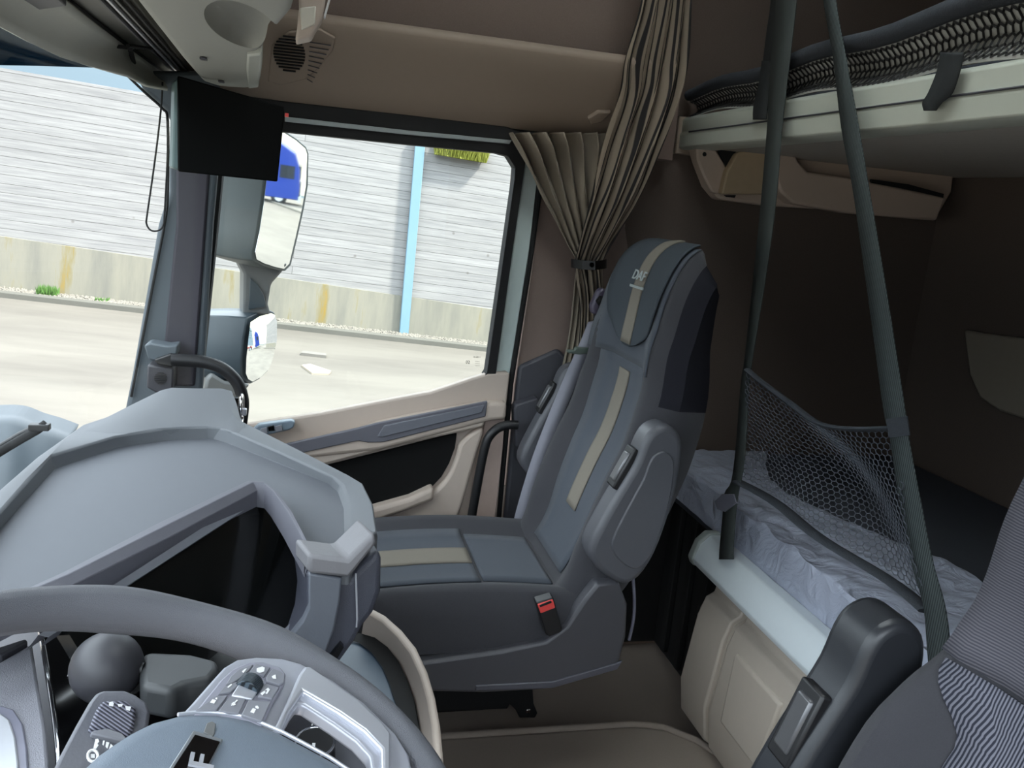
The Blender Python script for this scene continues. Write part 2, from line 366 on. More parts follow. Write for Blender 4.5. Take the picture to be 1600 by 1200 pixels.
# gravel strip at the foot of the wall
V = []; Fc = []
for i in range(5200):
    x_ = random.uniform(-8, 7); y_ = random.uniform(17.72, 18.28); r = random.uniform(0.012, 0.034); o = len(V)
    c = Vector((x_, y_, GZ + 0.07 + r * 0.4))
    for d in ((1, 0, 0), (-1, 0, 0), (0, 1, 0), (0, -1, 0), (0, 0, 0.8), (0, 0, -0.8)): V.append(c + Vector(d) * r * random.uniform(0.7, 1.3))
    for q in ((0, 2, 4), (2, 1, 4), (1, 3, 4), (3, 0, 4), (2, 0, 5), (1, 2, 5), (3, 1, 5), (0, 3, 5)): Fc.append([o + k for k in q])
tag(yard(put('gravel', V, Fc, GRAVEL, smooth=0, recalc=False)), 'pale gravel strip between kerb and stained concrete wall', 'gravel', kind='stuff')
def tuft(name, x0, x1, y0, y1, z, n_, h, m, label, cat, kind=None):
    V = []; Fc = []
    for i in range(n_):
        c = Vector((random.uniform(x0, x1), random.uniform(y0, y1), z)); a = random.uniform(0, 2 * PI); hh = h * random.uniform(0.4, 1)
        d = Vector((math.cos(a), math.sin(a), 0)); lean = Vector((random.uniform(-.4, .4), random.uniform(-.4, .4), 1)).normalized() * hh; o = len(V)
        V += [c - d * 0.012, c + d * 0.012, c + lean * 0.6 + d * 0.01, c + lean]; Fc.append([o, o + 1, o + 2, o + 3])
    return tag(yard(put(name, V, Fc, m, smooth=0, recalc=False)), label, cat, kind=kind)
p = ye(75, 460, 1, 18.0)
tuft('weed_tuft', p.x - .17, p.x + .17, 17.85, 18.1, GZ + .06, 260, .24, LEAFG, 'small bright green weed tuft growing in the gravel seen through the windscreen', 'plant')
p = ye(160, 466, 1, 18.0)
tuft('weed_sprig', p.x - .12, p.x + .12, 17.85, 18.1, GZ + .06, 70, .12, LEAFG, 'tiny sparse green weed right of the bright tuft in the gravel', 'plant')
tuft('grass_clump', 2.35, 3.45, 18.1, 18.32, 2.42, 1500, .42, LEAF, 'yellow green grass hanging over the top of the plank wall', 'grass', kind='stuff')
# litter on the asphalt
a, c = ye(473, 552, 2, GZ), ye(509, 556, 2, GZ)
d = (c - a)
tag(yard(prism('broken_board', [a, c, c + Vector((0.0, -.22, 0)), a + Vector((-.03, -.22, 0))], (0, 0, .05), GREY, smooth=0)), 'short flat grey board lying on the asphalt near the kerb', 'board')
q = [ye(*u, 2, GZ) for u in ((471, 573), (484, 571), (517, 582), (513, 586), (487, 585))]
tag(yard(prism('road_plate', q, (0, 0, .03), mat('sandy plate', (150, 140, 124), 0.9), smooth=0)), 'thin pointed sandy plate lying on the asphalt, nearer than the grey board', 'plate')

# --- things behind the truck that the mirrors show
def truck(px_, py_, label, s=1.0, ang=0.0):
    base = RT @ Vector((px_, py_, GZ))
    t = thing('parked_truck', label, 'truck', base)
    t.rotation_euler = (0, TH, ang)
    def bx(nm, c, sz, m, par=t, **k):
        v, f = boxg(Vector(c) * s, Vector(sz) * s)
        o = put(nm, [Vector(q) + W[par.name] for q in v], f, m, par, **k); return o
    W[t.name] = Vector(base)
    prof = [(-1.15, .45), (1.05, .45), (1.05, 3.25), (.2, 3.85), (-.75, 3.3), (-1.1, 2.4), (-1.2, 1.2)]
    cb = prism('cab', [Vector((a, -1.25, c_)) * s + base for a, c_ in prof], Vector((0, 2.5, 0)) * s, BLUET, t, bevel=0.06 * s)
    bx('windscreen', (-1.12, 0, 2.15), (.14, 2.2, .85), WING, cb)
    bx('side_window', (-.35, -1.26, 2.15), (.9, .03, .8), WING, cb)
    bx('side_window', (-.35, 1.26, 2.15), (.9, .03, .8), WING, cb)
    bx('grille', (-1.2, 0, 1.1), (.06, 1.6, .8), CHAR2, cb)
    bx('chassis', (3.2, 0, .75), (5.2, .9, .25), mat('red chassis paint', (150, 40, 36), .5), t)
    bx('fuel_tank', (1.9, -.9, .7), (1.3, .5, .55), ALU, t)
    bx('bumper', (-1.2, 0, .5), (.2, 2.45, .35), BWHITE, t)
    for wx in (0.05, 3.6):
        for wy in (-1.05, 1.05):
            ring = []
            for k in range(24): ring.append(Vector((wx + .5 * math.cos(2 * PI * k / 24), wy - .14, .5 + .5 * math.sin(2 * PI * k / 24))) * s + base)
            wh = prism('wheel', ring, Vector((0, .28, 0)) * s, MATTE, t, bevel=.03)
            ring = [Vector((wx + .27 * math.cos(2 * PI * k / 20), wy - .17, .5 + .27 * math.sin(2 * PI * k / 20))) * s + base for k in range(20)]
            prism('hub', ring, Vector((0, .34, 0)) * s, ALU, wh, bevel=.02)
    return t
MIRROR_D = Vector((0.955, 0.29, -0.088)).normalized()       # what the big mirror looks at
m0 = Vector((-0.06, 2.75, 1.45))

# ================================================================== MIRRORS OUTSIDE THE DOOR
cdir = (m0 - CAM).normalized()
nM = (MIRROR_D - cdir).normalized()
tw = m0 + Vector((0.955, 0.29, 0)).normalized() * 56
twl = RT.transposed() @ tw
truck(twl.x, twl.y - 0.6, 'blue tractor truck parked far behind, seen in both door mirrors', 1.0, math.radians(-72))
yard(tag(box('depot_building', (twl.x + 6, twl.y + 9, GZ + 5), (60, 6, 10), BUILD, bevel=.05), 'long pale low building reflected behind the blue truck', 'building'))
q = thing('roadside_tree', 'dull green tree reflected behind the blue truck', 'tree', RT @ Vector((twl.x + 14, twl.y - 4, GZ)))
b0 = W[q.name]
put('trunk', *tubeg([b0, b0 + Vector((0, 0, 4))], [.25, .15]), mat('bark', (80, 66, 52), .9), q)
V = []; Fc = []
for i in range(1500):
    c = Vector((random.gauss(0, 1.6), random.gauss(0, 1.6), 5.5 + random.gauss(0, 1.4))) + b0; o = len(V)
    a = Vector((random.uniform(-1, 1), random.uniform(-1, 1), random.uniform(-1, 1))) * .3; e_ = Vector((random.uniform(-1, 1), random.uniform(-1, 1), random.uniform(-1, 1))) * .3
    V += [c, c + a, c + a + e_, c + e_]; Fc.append([o, o + 1, o + 2, o + 3])
put('crown', V, Fc, TREE, q, smooth=0, recalc=False)

def shell(name, outline, p0, n_, back, scl, m, parent, steps=4):
    """mirror housing: outline on the glass plane, bulging back"""
    n_ = Vector(n_); pts = [atp(a, c_, p0, n_) for a, c_ in outline]; cen = sum(pts, Vector()) / len(pts)
    rings = []
    for k in range(steps + 1):
        u = k / steps; s_ = math.sqrt(max(0, 1 - (u * scl) ** 2))
        rings.append([cen + (q_ - cen) * s_ + Vector(back) * u for q_ in pts])
    return loft(name, rings, m, parent, bevel=0.004)
mm = thing('door_mirror', 'tall grey door mirror outside the passenger window with a smaller mirror beneath', 'mirror', (-.2, 2.7, .7))
gl = [(416, 287), (412, 320), (405, 365), (399, 394), (401, 405), (412, 411), (430, 417), (444, 420), (452, 412), (462, 370), (472, 325), (478, 290), (480, 241), (477, 232), (462, 219), (443, 207), (425, 205)]
rim = [(412, 285), (408, 320), (401, 365), (395, 395), (396, 408), (411, 415), (430, 421), (446, 424), (455, 415), (466, 370), (476, 325), (482, 290), (483, 240), (479, 229), (464, 216), (444, 203), (422, 201)]
shell('housing', rim, m0, nM, (-0.21, 0.06, 0), .55, mat('mirror back grey', (82, 88, 88), .5), mm)
pts = [atp(a, c_, m0 + nM * .004, nM) for a, c_ in gl]
prism('mirror_glass', pts, -nM * .004, MIR, mm, smooth=0)
arm = [(378, 400), (366, 398), (381, 428), (380, 492), (423, 492), (419, 475), (424, 444), (441, 425), (450, 412), (420, 400)]
prism('mirror_arm', ats(arm, y=2.76), (-.02, .1, 0), OUTL, mm, bevel=.008)
prism('arm_inset', ats([(391, 434), (403, 445), (412, 462), (416, 479), (388, 484)], y=2.752), (0, .02, 0), OUTG, mm, bevel=.002)
wr = [(386, 496), (400, 489), (422, 484), (429, 488), (433, 500), (432, 530), (427, 556), (419, 580), (405, 593), (392, 600), (382, 596), (377, 585), (377, 560), (380, 530)]
d2 = Vector((0.93, 0.32, -0.11)).normalized(); m1 = at(405, 545, y=2.76); n2_ = (d2 - (m1 - CAM).normalized()).normalized()
shell('wide_mirror_housing', wr, m1, n2_, (-0.26, 0.05, 0.0), .62, OUTG, mm)
wg = [(388, 503), (402, 494), (421, 489), (427, 492), (430, 503), (429, 530), (424, 554), (417, 576), (404, 589), (392, 596), (385, 592), (381, 583), (381, 560), (384, 530)]
pts = [atp(a, c_, m1 + n2_ * .004, n2_) for a, c_ in wg]; cen = sum(pts, Vector()) / len(pts)
rings = []
for k in range(9):
    u = 1 - k / 8 * 0.999
    rg = []
    for q_ in pts:
        d_ = (q_ - cen) * u; rg.append(cen + d_ + n2_ * (0.012 - d_.length_squared / (2 * 1.3)))
    rings.append(rg)
loft('wide_mirror_glass', rings, MIR, mm, cap=False)
prism('mirror_foot', ats([(322, 592), (330, 582), (352, 596), (392, 600), (372, 622), (318, 612)], y=2.66), (-.02, .12, -.02), OUTL, mm, bevel=.01)
# exterior wing of the cab front with the wiper across it
pf = spline(ats([(-70, 640), (0, 636), (38, 637), (68, 648), (95, 656), (122, 666)], y=2.35), 4)
rings = []
for u, dz, dx in ((0, 0, 0), (.5, -.02, .0), (1, -.13, .02), (1.5, -.28, .05)):
    rings.append([q_ + Vector((dx, -u * .22, dz)) for q_ in pf])
loft('front_fairing', rings, FAIR, None, cap=False, closed=False, solid=.012)
tag(bpy.data.objects['front_fairing'], 'blue grey moulded corner fairing outside the windscreen bottom left', 'fairing')
wp = thing('windscreen_wiper', 'black wiper blade lying across the windscreen corner', 'wiper', at(20, 700, y=2.0))
tube('blade', ats([(-60, 745), (0, 706), (30, 688), (58, 672), (72, 662)], y=1.92), .006, MATTE, wp, flat=1.6)
tube('wiper_arm', ats([(-60, 735), (0, 697), (30, 679), (60, 664)], y=1.95), .006, BLACK, wp)
box('blade_clip', at(62, 667, y=1.92), (.04, .02, .014), BLACK, wp, bevel=.002)

# ================================================================== CAB SHELL
def hdr(y_):   # plan curve of the windscreen
    t_ = (y_ - 1.14); return -0.49 + 0.075 * t_ * t_ + 0.09 * t_ ** 4
# floor: passenger foot well low, raised engine tunnel nearer
struct(prism('floor', [(-.45, -.1, -.02), (2.1, -.1, -.02), (2.1, 2.5, -.02), (-.45, 2.5, -.02)], (0, 0, -.05), CARPET, smooth=0))
tp = [(0.98, 1.30), (0.98, 1.80), (0.93, 1.86), (0.85, 1.885), (.3, 1.885), (-.35, 1.885), (-.35, .9), (0.98, .9)]
tp = [(-.35, .9), (1.3, .9), (1.3, 1.42), (1.12, 1.66), (1.05, 1.80), (.98, 1.868), (.90, 1.89), (.3, 1.89), (-.35, 1.89)]
o = prism('floor_tunnel', [(a, c_, .1) for a, c_ in tp], (0, 0, -.115), CARPET, smooth=50, bevel=.022, seg=4); struct(o)
o = tube('floor_ridge', [(a, c_, .095) for a, c_ in tp[2:]], .012, CARPET); o.parent = bpy.data.objects['floor_tunnel']; o.location -= bpy.data.objects['floor_tunnel'].location
# sleeper side wall, rear wall, roof
struct(box('wall_right', (1.55, 2.53, 1.3), (1.2, .04, 2.66), WALLF, smooth=0))
struct(box('wall_rear', (2.08, 1.2, 1.3), (.04, 2.7, 2.66), WALLF, smooth=0))
struct(prism('wall_left', [(.78, -.12, -.02), (2.1, -.12, -.02), (2.1, -.12, 2.62), (-.5, -.12, 2.62), (-.5, -.12, 1.75), (.78, -.12, 1.75)], (0, -.04, 0), WALLF, smooth=0))
v, f = merge([boxg((-.17, 1.2, 2.63), (.74, 2.72, .04)), boxg((1.54, 1.2, 2.63), (1.12, 2.72, .04)), boxg((.59, .35, 2.63), (.78, 1.02, .04)), boxg((.59, 2.1, 2.63), (.78, .92, .04))])
struct(put('ceiling', v, f, ROOFF, smooth=0))
struct(box('wall_front_lower', (-.52, 1.12, .33), (.04, 2.44, .66), CHAR2, smooth=0))
ADDED_HATCH = bpy.data.materials.new('added milky light hatch'); ADDED_HATCH.use_nodes = True
hn = ADDED_HATCH.node_tree; hn.nodes.clear(); ho_ = hn.nodes.new('ShaderNodeOutputMaterial'); ht = hn.nodes.new('ShaderNodeBsdfTranslucent'); ht.inputs[0].default_value = (.85, .87, .86, 1); hn.links.new(ht.outputs[0], ho_.inputs[0])
struct(box('added_light_hatch', (.59, 1.25, 2.64), (.78, .78, .012), ADDED_HATCH, smooth=0))  # unseen milky roof hatch, added to let more daylight into the cab
# upper side lining sloping in to the roof, above the header
struct(prism('trim_1', [(-.5, 2.42, 1.84), (1.0, 2.42, 1.84), (1.0, 2.22, 2.62), (-.5, 2.22, 2.62)], (0, .05, 0), ROOFF, smooth=0))
struct(box('wall_front', (-.5, 1.14, 2.2), (.04, 2.6, .84), ROOFF, smooth=0))
# header panel over the door
prof = [(2.41, 1.640), (2.385, 1.648), (2.33, 1.700), (2.25, 1.775), (2.215, 1.812), (2.205, 1.832), (2.215, 1.848), (2.41, 1.856)]
hd = struct(extrude_x('trim_2', prof, -.33, .90, BEIGE2, bevel=.008, seg=3))
HN = Vector((0, -.66, -.75)); HP = Vector((0, 2.29, 1.7375))
# speaker grille in the header
sp = thing('header_speaker', 'round slotted taupe speaker grille at the front of the header over the door', 'speaker', atp(455, 88, HP, HN))
q = [atp(a, c_, HP + HN * .004, HN) for a, c_ in ((418, 128), (425, 72), (452, 50), (500, 46), (524, 60), (520, 80), (497, 108), (478, 124), (440, 134))]
prism('grille_plate', q, -HN * .008, BEIGE2, sp, bevel=.003)
for k in range(12):
    c = -1 + (k + .5) / 6; hw = 25 * math.sqrt(1 - c * c); cy_ = 84 + c * 29
    a0, a1 = atp(452 - hw, cy_ - hw * .09, HP + HN * .007, HN), atp(452 + hw, cy_ + hw * .13, HP + HN * .007, HN)
    tube('slot', [a0, a1], .0024, MATTE, sp, seg=6)
for k in range(9):
    yy = 66 + k * 7.2
    a0, a1 = atp(484 - k * .5, yy, HP + HN * .006, HN), atp(517 - k * 3.6, yy + 5, HP + HN * .006, HN)
    tube('rib', [a0, a1], .0012, CHAR, sp, seg=4)
# small grip on the header near the curtain
prism('coat_grip', [atp(a, c_, HP + HN * .012, HN) for a, c_ in ((918, 186), (934, 176), (956, 176), (940, 192), (922, 196))], -HN * .014, BEIGE2, None, bevel=.004)
tag(bpy.data.objects['coat_grip'], 'small taupe moulded grip on the header beside the patterned curtain', 'grip')

# ---- right door: frame, glass, panel
dr = thing('door_1', 'passenger door with beige panel, grey insert and black pocket', 'door', (.2, 2.4, .4), kind='structure')
DY = 2.38
# black window seal as a thick frame
outer = [(300, 640), (300, 604), (316, 350), (331, 140), (440, 158), (640, 180), (790, 198), (816, 206), (824, 236), (820, 262), (800, 400), (775, 584), (762, 584)]
inner = [(314, 640), (314, 604), (340, 350), (354, 205), (445, 206), (640, 226), (776, 239), (794, 244), (805, 262), (804, 280), (787, 400), (761, 582), (757, 588)]
V = ats(outer, y=DY) + ats(inner, y=DY); V += [p_ + Vector((0, .05, 0)) for p_ in V]; N = len(outer); Fc = []
for i in range(N - 1):
    Fc += [[i, i + 1, N + i + 1, N + i], [2 * N + i, 3 * N + i, 3 * N + i + 1, 2 * N + i + 1], [i, 2 * N + i, 2 * N + i + 1, i + 1], [N + i, N + i + 1, 3 * N + i + 1, 3 * N + i]]
Fc += [[0, N, 3 * N, 2 * N], [N - 1, 3 * N - 1, 4 * N - 1, 2 * N - 1]]
put('window_seal', V, Fc, MATTE, dr, bevel=.004)
prism('frame_strip', ats([(445, 182), (640, 204), (800, 219), (796, 225), (640, 211), (445, 190)], y=DY - .006), (0, .006, 0), mat('aluminium strip', (150, 156, 156), .4, metal=.4), dr, bevel=.001)
tube('front_channel', ats([(284, 640), (291, 600), (305, 480), (319, 350), (330, 200)], y=DY - .03), .009, mat('pale channel', (140, 146, 150), .4), dr)
# white body edge behind the glass
prism('door_edge', ats([(822, 225), (842, 262), (842, 290), (826, 400), (797, 584), (775, 820), (765, 820), (774, 584), (800, 400), (820, 262)], y=DY + .03), (0, .03, 0), BWHITE, dr, bevel=.004)
# glass
g = prism('window_1', ats([(300, 700), (316, 350), (331, 180), (800, 222), (815, 262), (795, 400), (768, 590), (700, 620), (384, 690)], y=DY + .045), (0, .004, 0), GLASS, smooth=0)
struct(g)
R_ = frame(at(731, 566, y=DY + .04), (1, 0, 0), (0, 0, 1)) @ Matrix.Rotation(0, 4, 'X')
gm = Matrix.Rotation(0, 4, 'X')
def wtext(nm, s, px_, py_, y_, size, m, par=None, roll=0.0, **k):
    o3 = at(px_, py_, y=y_); M4 = frame(o3, (1, 0, roll), (0, 0, 1)); return text(nm, s, M4, size, m, par, **k)
GREYT = mat('etched glass marking', (120, 116, 108), .7)
etch = thing('glass_etching', 'small grey stamp etched in the lower rear corner of the door window', 'marking', at(741, 560, y=DY + .042))
wtext('etched_letters', '02', 731, 566, DY + .042, .013, GREYT, etch, depth=.0002)
wtext('etched_letters', '10-0011', 745, 558, DY + .042, .007, GREYT, etch, depth=.0002)
for k in range(3):
    a0 = at(746, 565 + 3.2 * k, y=DY + .042); put('etched_line', *boxg(a0, (.014, .0004, .0008)), GREYT, etch)
# main panel with the falling glass line
sill = [(250, 735), (384, 664), (500, 646), (612, 624), (672, 613), (706, 602), (735, 592), (762, 584), (792, 582)]
panel = sill + [(797, 584), (784, 700), (770, 830), (770, 900), (560, 940), (250, 900)]
prism('door_panel', ats(panel, y=DY), (0, .03, 0), BEIGE, dr, bevel=.006)
box('door_lower_panel', (.09, 2.425, .29), (1.06, .03, .60), BEIGE, dr, bevel=.004)
# raised arm rest ledge
led = [(300, 745), (425, 693), (480, 683), (537, 671), (590, 650), (640, 637), (687, 628), (762, 615), (789, 617), (787, 640), (762, 627), (590, 660), (560, 669), (429, 700), (300, 760)]
LY = DY - .05
o = prism('arm_ledge', [p_ + Vector((0, -.045, 0)) for p_ in ats([(300, 752), (425, 697), (530, 677), (590, 656), (640, 645), (690, 636), (765, 623), (788, 624), (786, 650), (762, 652), (590, 697), (459, 712), (300, 770)], y=DY)], (0, .05, 0), BEIGE, dr, bevel=.012, seg=3)
ins = [(380, 720), (429, 698), (560, 669), (590, 661), (762, 627), (759, 651), (660, 676), (600, 691), (575, 692), (560, 689), (459, 711), (400, 730)]
prism('grey_insert', [p_ for p_ in ats(ins, y=DY - .05)], (0, .012, 0), TRIMG, dr, bevel=.003)
prism('insert_pad', ats([(590, 682), (600, 665), (757, 633), (753, 645), (598, 683)], y=DY - .054), (0, .006, 0), mat('grey insert pad', (104, 106, 114), .5), dr, bevel=.002)
low = [(400, 732), (459, 713), (560, 691), (575, 694), (600, 693), (759, 655), (756, 668), (716, 677), (620, 697), (511, 726), (400, 765)]
prism('lower_ledge', ats(low, y=DY - .038), (0, .04, 0), BEIGE, dr, bevel=.008)
pk = [(420, 752), (515, 727), (714, 677), (711, 700), (702, 724), (690, 745), (676, 760), (640, 778), (579, 792), (420, 830)]
prism('door_pocket', ats(pk, y=DY - .012), (0, .014, 0), POCK, dr, bevel=.002)
lip = [(420, 835), (579, 796), (640, 779), (678, 761), (679, 782), (640, 797), (582, 818), (420, 860)]
prism('pocket_lip', ats(lip, y=DY - .05), (0, .05, 0), BEIGE, dr, bevel=.012, seg=3)
sw = spline(ats([(756, 668), (722, 690), (714, 712), (704, 738), (688, 760), (660, 780), (610, 805), (560, 825), (560, 860), (640, 850), (700, 840), (722, 790), (742, 720)], y=DY - .03), 3, True)
prism('pocket_surround', sw, (0, .03, 0), BEIGE, dr, bevel=.01, seg=3)
# door shut strips at the rear of the panel
prism('shut_strip', ats([(762, 640), (790, 640), (786, 700), (772, 830), (728, 830), (742, 730)], y=DY - .01), (0, .01, 0), mat('mauve sill panel', (172, 152, 142), .6, bump=.1), dr, bevel=.003)
# switch block
sb = prism('switch_block', ats([(394, 672), (403, 664), (455, 657), (461, 660), (459, 668), (452, 672), (404, 683)], y=DY - .045), (0, .04, -.004), mat('switch block grey', (112, 126, 138), .4), dr, bevel=.004)
prism('window_switch', ats([(405, 675), (408, 670), (417, 668), (418, 677), (408, 679)], y=DY - .050), (0, .006, 0), BTN, sb, bevel=.001)
prism('window_switch', ats([(429, 667), (440, 664), (442, 673), (431, 675)], y=DY - .050), (0, .006, 0), BTN, sb, bevel=.001)
prism('switch_display', ats([(418, 667), (428, 665), (429, 673), (420, 674)], y=DY - .050), (0, .006, 0), GLOSS, sb, bevel=.001)
tag(bpy.data.objects['switch_display'], 'small black display')
# black B pillar seal and panels behind the door
struct(prism('trim_3', ats([(842, 262), (848, 300), (833, 410), (803, 600), (782, 830), (775, 830), (795, 600), (827, 400), (838, 300)], y=2.40), (0, .04, 0), MATTE, bevel=.006))
struct(box('wall_right_front', (.80, 2.56, .83), (.42, .04, 1.70), PANELB, smooth=0))
struct(box('trim_9', (.83, 2.5, 1.72), (.42, .16, .22), PANELB, smooth=0))
struct(prism('trim_4', ats([(843, 236), (960, 236), (1010, 600), (960, 950), (770, 950), (786, 800), (805, 600), (835, 400)], y=2.425), (0, .06, 0), PANELB, smooth=0))
struct(prism('trim_5', ats([(811, 572), (872, 545), (930, 600), (900, 960), (772, 960), (790, 790), (805, 620)], y=2.405), (0, .02, 0), CHAR, bevel=.01))
prism('pillar_boss', ats([(803, 640), (806, 632), (840, 622), (850, 640), (838, 690), (806, 700)], y=2.36), (0, .045, 0), CHAR, bpy.data.objects['trim_5'], bevel=.006).location = (0, 0, 0)
bb = bpy.data.objects.new('grab', None); bpy.data.objects.remove(bb)
gr = tube('pillar_grab_bar', spline(ats([(809, 664), (795, 664), (778, 669), (763, 684), (756, 705), (748, 745), (733, 830)], y=2.32), 5), .0135, BLACK, flat=1.0)
tag(gr, 'black bent grab bar between the door panel and the passenger seat', 'grab bar')

# ---- A pillar
ap = struct(prism('trim_6', ats([(210, 110), (225, 144), (256, 169), (266, 188), (264, 300), (248, 350), (236, 420), (222, 500), (208, 580), (196, 640), (205, 670), (310, 670), (318, 600), (334, 350), (352, 150), (330, 110)], y=2.27), (-.01, .1, 0), PILLAR, bevel=.012, seg=3))
prism('pillar_inner', ats([(275, 170), (334, 170), (322, 350), (304, 604), (250, 604), (262, 480), (275, 350)], y=2.262), (0, .05, 0), mat('dark pillar trim', (52, 50, 58), .6), ap, bevel=.006)
tube('windscreen_gasket', spline(ats([(200, 119), (228, 146), (254, 170), (262, 190), (262, 300), (258, 345), (240, 440), (205, 620)], y=2.262), 4), .0035, MATTE, ap, seg=6)
# tweeter pod with the angled grab handle
ah = thing('grab_handle', 'black curved grab handle bolted to the grey windscreen pillar', 'grab handle', at(250, 560, y=2.2))
tube('handle_bar', spline(ats([(268, 562), (290, 563), (320, 566), (348, 576), (370, 597), (379, 622), (379, 645), (374, 680)], y=2.17), 5), .0155, BLACK, ah)
prism('handle_bracket', ats([(225, 540), (233, 536), (262, 541), (278, 539), (276, 556), (262, 560), (240, 564), (232, 562)], y=2.19), (0, .06, 0), PILLAR, ah, bevel=.004)
prism('handle_root', ats([(240, 562), (268, 552), (276, 566), (268, 574), (246, 570)], y=2.18), (0, .05, 0), BLACK, ah, bevel=.004)
tw_ = thing('pillar_tweeter', 'small dark square tweeter speaker below the pillar grab handle', 'speaker', at(250, 600, y=2.2))
prism('tweeter_box', ats([(230, 570), (272, 575), (270, 608), (247, 616), (229, 606)], y=2.2), (0, .06, 0), CHAR2, tw_, bevel=.005)
for k in range(7):
    c = -1 + (k + .5) / 3.5; hw = 10 * math.sqrt(1 - c * c)
    tube('tweeter_slot', ats([(251 - hw, 591 + c * 9.5), (251 + hw, 591 + c * 9.5)], y=2.197), .0013, MATTE, tw_, seg=5)
# blind cord
cd = tube('pull_cord', spline(ats([(254, 128), (252, 165), (246, 220), (238, 280), (230, 335), (229, 350), (236, 360), (248, 360), (255, 352), (257, 335), (261, 260), (263, 200)], y=2.13), 5), .0022, MATTE, seg=6)
tag(cd, 'thin black looped blind cord hanging beside the windscreen pillar', 'cord')

# ---- windscreen, tinted visor, front header
S = lambda u, q: Vector((hdr(lerp(-.05, 2.22, u)) + .02 * q, lerp(-.05, 2.22, u), lerp(.86, 1.72, q)))
struct(sheet('window_2', S, 24, 4, GLASS, solid=0))
S = lambda u, q: Vector((hdr(lerp(.3, 2.2, u)) - .18 + .1 * q, lerp(.3, 2.3, u), lerp(1.6, 1.8, q)))
z0 = 1.595
vis = [(-80, 100), (0, 102), (60, 103), (152, 106), (150, 60), (100, 20), (-80, 0)]
tag(prism('sun_visor_screen', [atp(a, c_, (-.62, 1.6, 1.6), (1, -.12, 0)) for a, c_ in vis], (-.006, 0, 0), TINT, smooth=0), 'dark blue tinted sun visor panel outside along the top of the windscreen', 'sun visor')
HG = mat('grey overhead plastic', (150, 150, 142), .6, bump=.2, bscale=900, var=.03)
lowe = [(-200, -55), (0, 42), (47, 67), (92, 88), (137, 103), (200, 119), (228, 134), (262, 140)]
uppe = [(-60, -120), (20, -60), (60, -33), (103, 0), (150, 37), (200, 75), (240, 104), (269, 126)]
A = ats(lowe, z=1.625); B = ats(uppe, z=1.69)
def S(u, q):
    k = u * (len(A) - 1); i = min(int(k), len(A) - 2); t_ = k - i
    a = A[i].lerp(A[i + 1], t_); c_ = B[i].lerp(B[i + 1], t_); r = a.lerp(c_, q); return r + Vector((-.012, 0, .006)) * math.sin(q * PI)
fh = struct(sheet('trim_7', S, 28, 6, mat('header front plastic', (186, 186, 176), .6, bump=.2, bscale=900, var=.03), solid=.006))
# blind rail, ribs and slot along the header
oc = thing('overhead_blind_unit', 'dark ribbed blind rail running along the header above the windscreen', 'blind rail', at(200, 60, z=1.69))
Bb = ats([(20, -60), (103, 0), (269, 126)], z=1.69)
dirY = (Bb[2] - Bb[0]).normalized()
prism('rail_bed', [at(-10, -80, z=1.70), at(275, 130, z=1.70), at(312, 130, z=1.70), at(200, -10, z=1.70), at(120, -100, z=1.70)], (0, 0, .03), mat('rail grey', (92, 90, 84), .5), oc, bevel=.002)
tube('roller_slot', [at(20, -60, z=1.695), at(103, 0, z=1.695), at(276, 131, z=1.695)], .006, MATTE, oc)
for k, (xa, xb) in enumerate(((150, 286), (163, 292), (176, 299), (190, 305))):
    tube('rail_rib', [at(xa, -8, z=1.695), at(xb, 128 - k, z=1.695)], .0035, (CHAR, SILV, BLACK, MATTE)[k], oc, seg=6)
ck = thing('blind_hook', 'small black three pronged hook on the blind rail', 'hook', at(200, 72, z=1.68))
tube('hook_prong', [at(168, 71, z=1.68), at(205, 75, z=1.68)], .004, MATTE, ck, seg=6)
tube('hook_prong', [at(200, 72, z=1.678), at(236, 76, z=1.69)], .004, MATTE, ck, seg=6)
tube('hook_prong', [at(203, 76, z=1.677), at(209, 98, z=1.67)], .005, MATTE, ck, seg=6)
# air vent at the very top left
av = prism('roof_vent', [at(a, c_, z=1.668) for a, c_ in ((-30, -20), (80, -10), (104, 10), (60, 16), (0, 4), (-40, -8))], (0, 0, .02), CHAR, None, bevel=.002)
tag(av, 'dark slatted demister vent in the header at the top left corner', 'vent')
# storage console over the driver
cs = thing('overhead_console', 'grey moulded overhead storage console above the windscreen', 'console', at(400, 100, z=1.66))
ol = [(202, -2), (240, 44), (280, 92), (312, 127), (330, 133), (360, 137), (395, 139), (407, 132), (410, 110), (409, 88), (418, 68), (440, 45), (456, 28), (464, 0), (468, -60), (440, -200), (60, -200)]
pts = ats(ol, z=1.655)
V = pts + [p_ + Vector((0.01, 0, .28)) for p_ in pts]; N = len(pts)
body = prism('console_body', pts, (0.0, 0, .3), HG, cs, bevel=.02, seg=4)
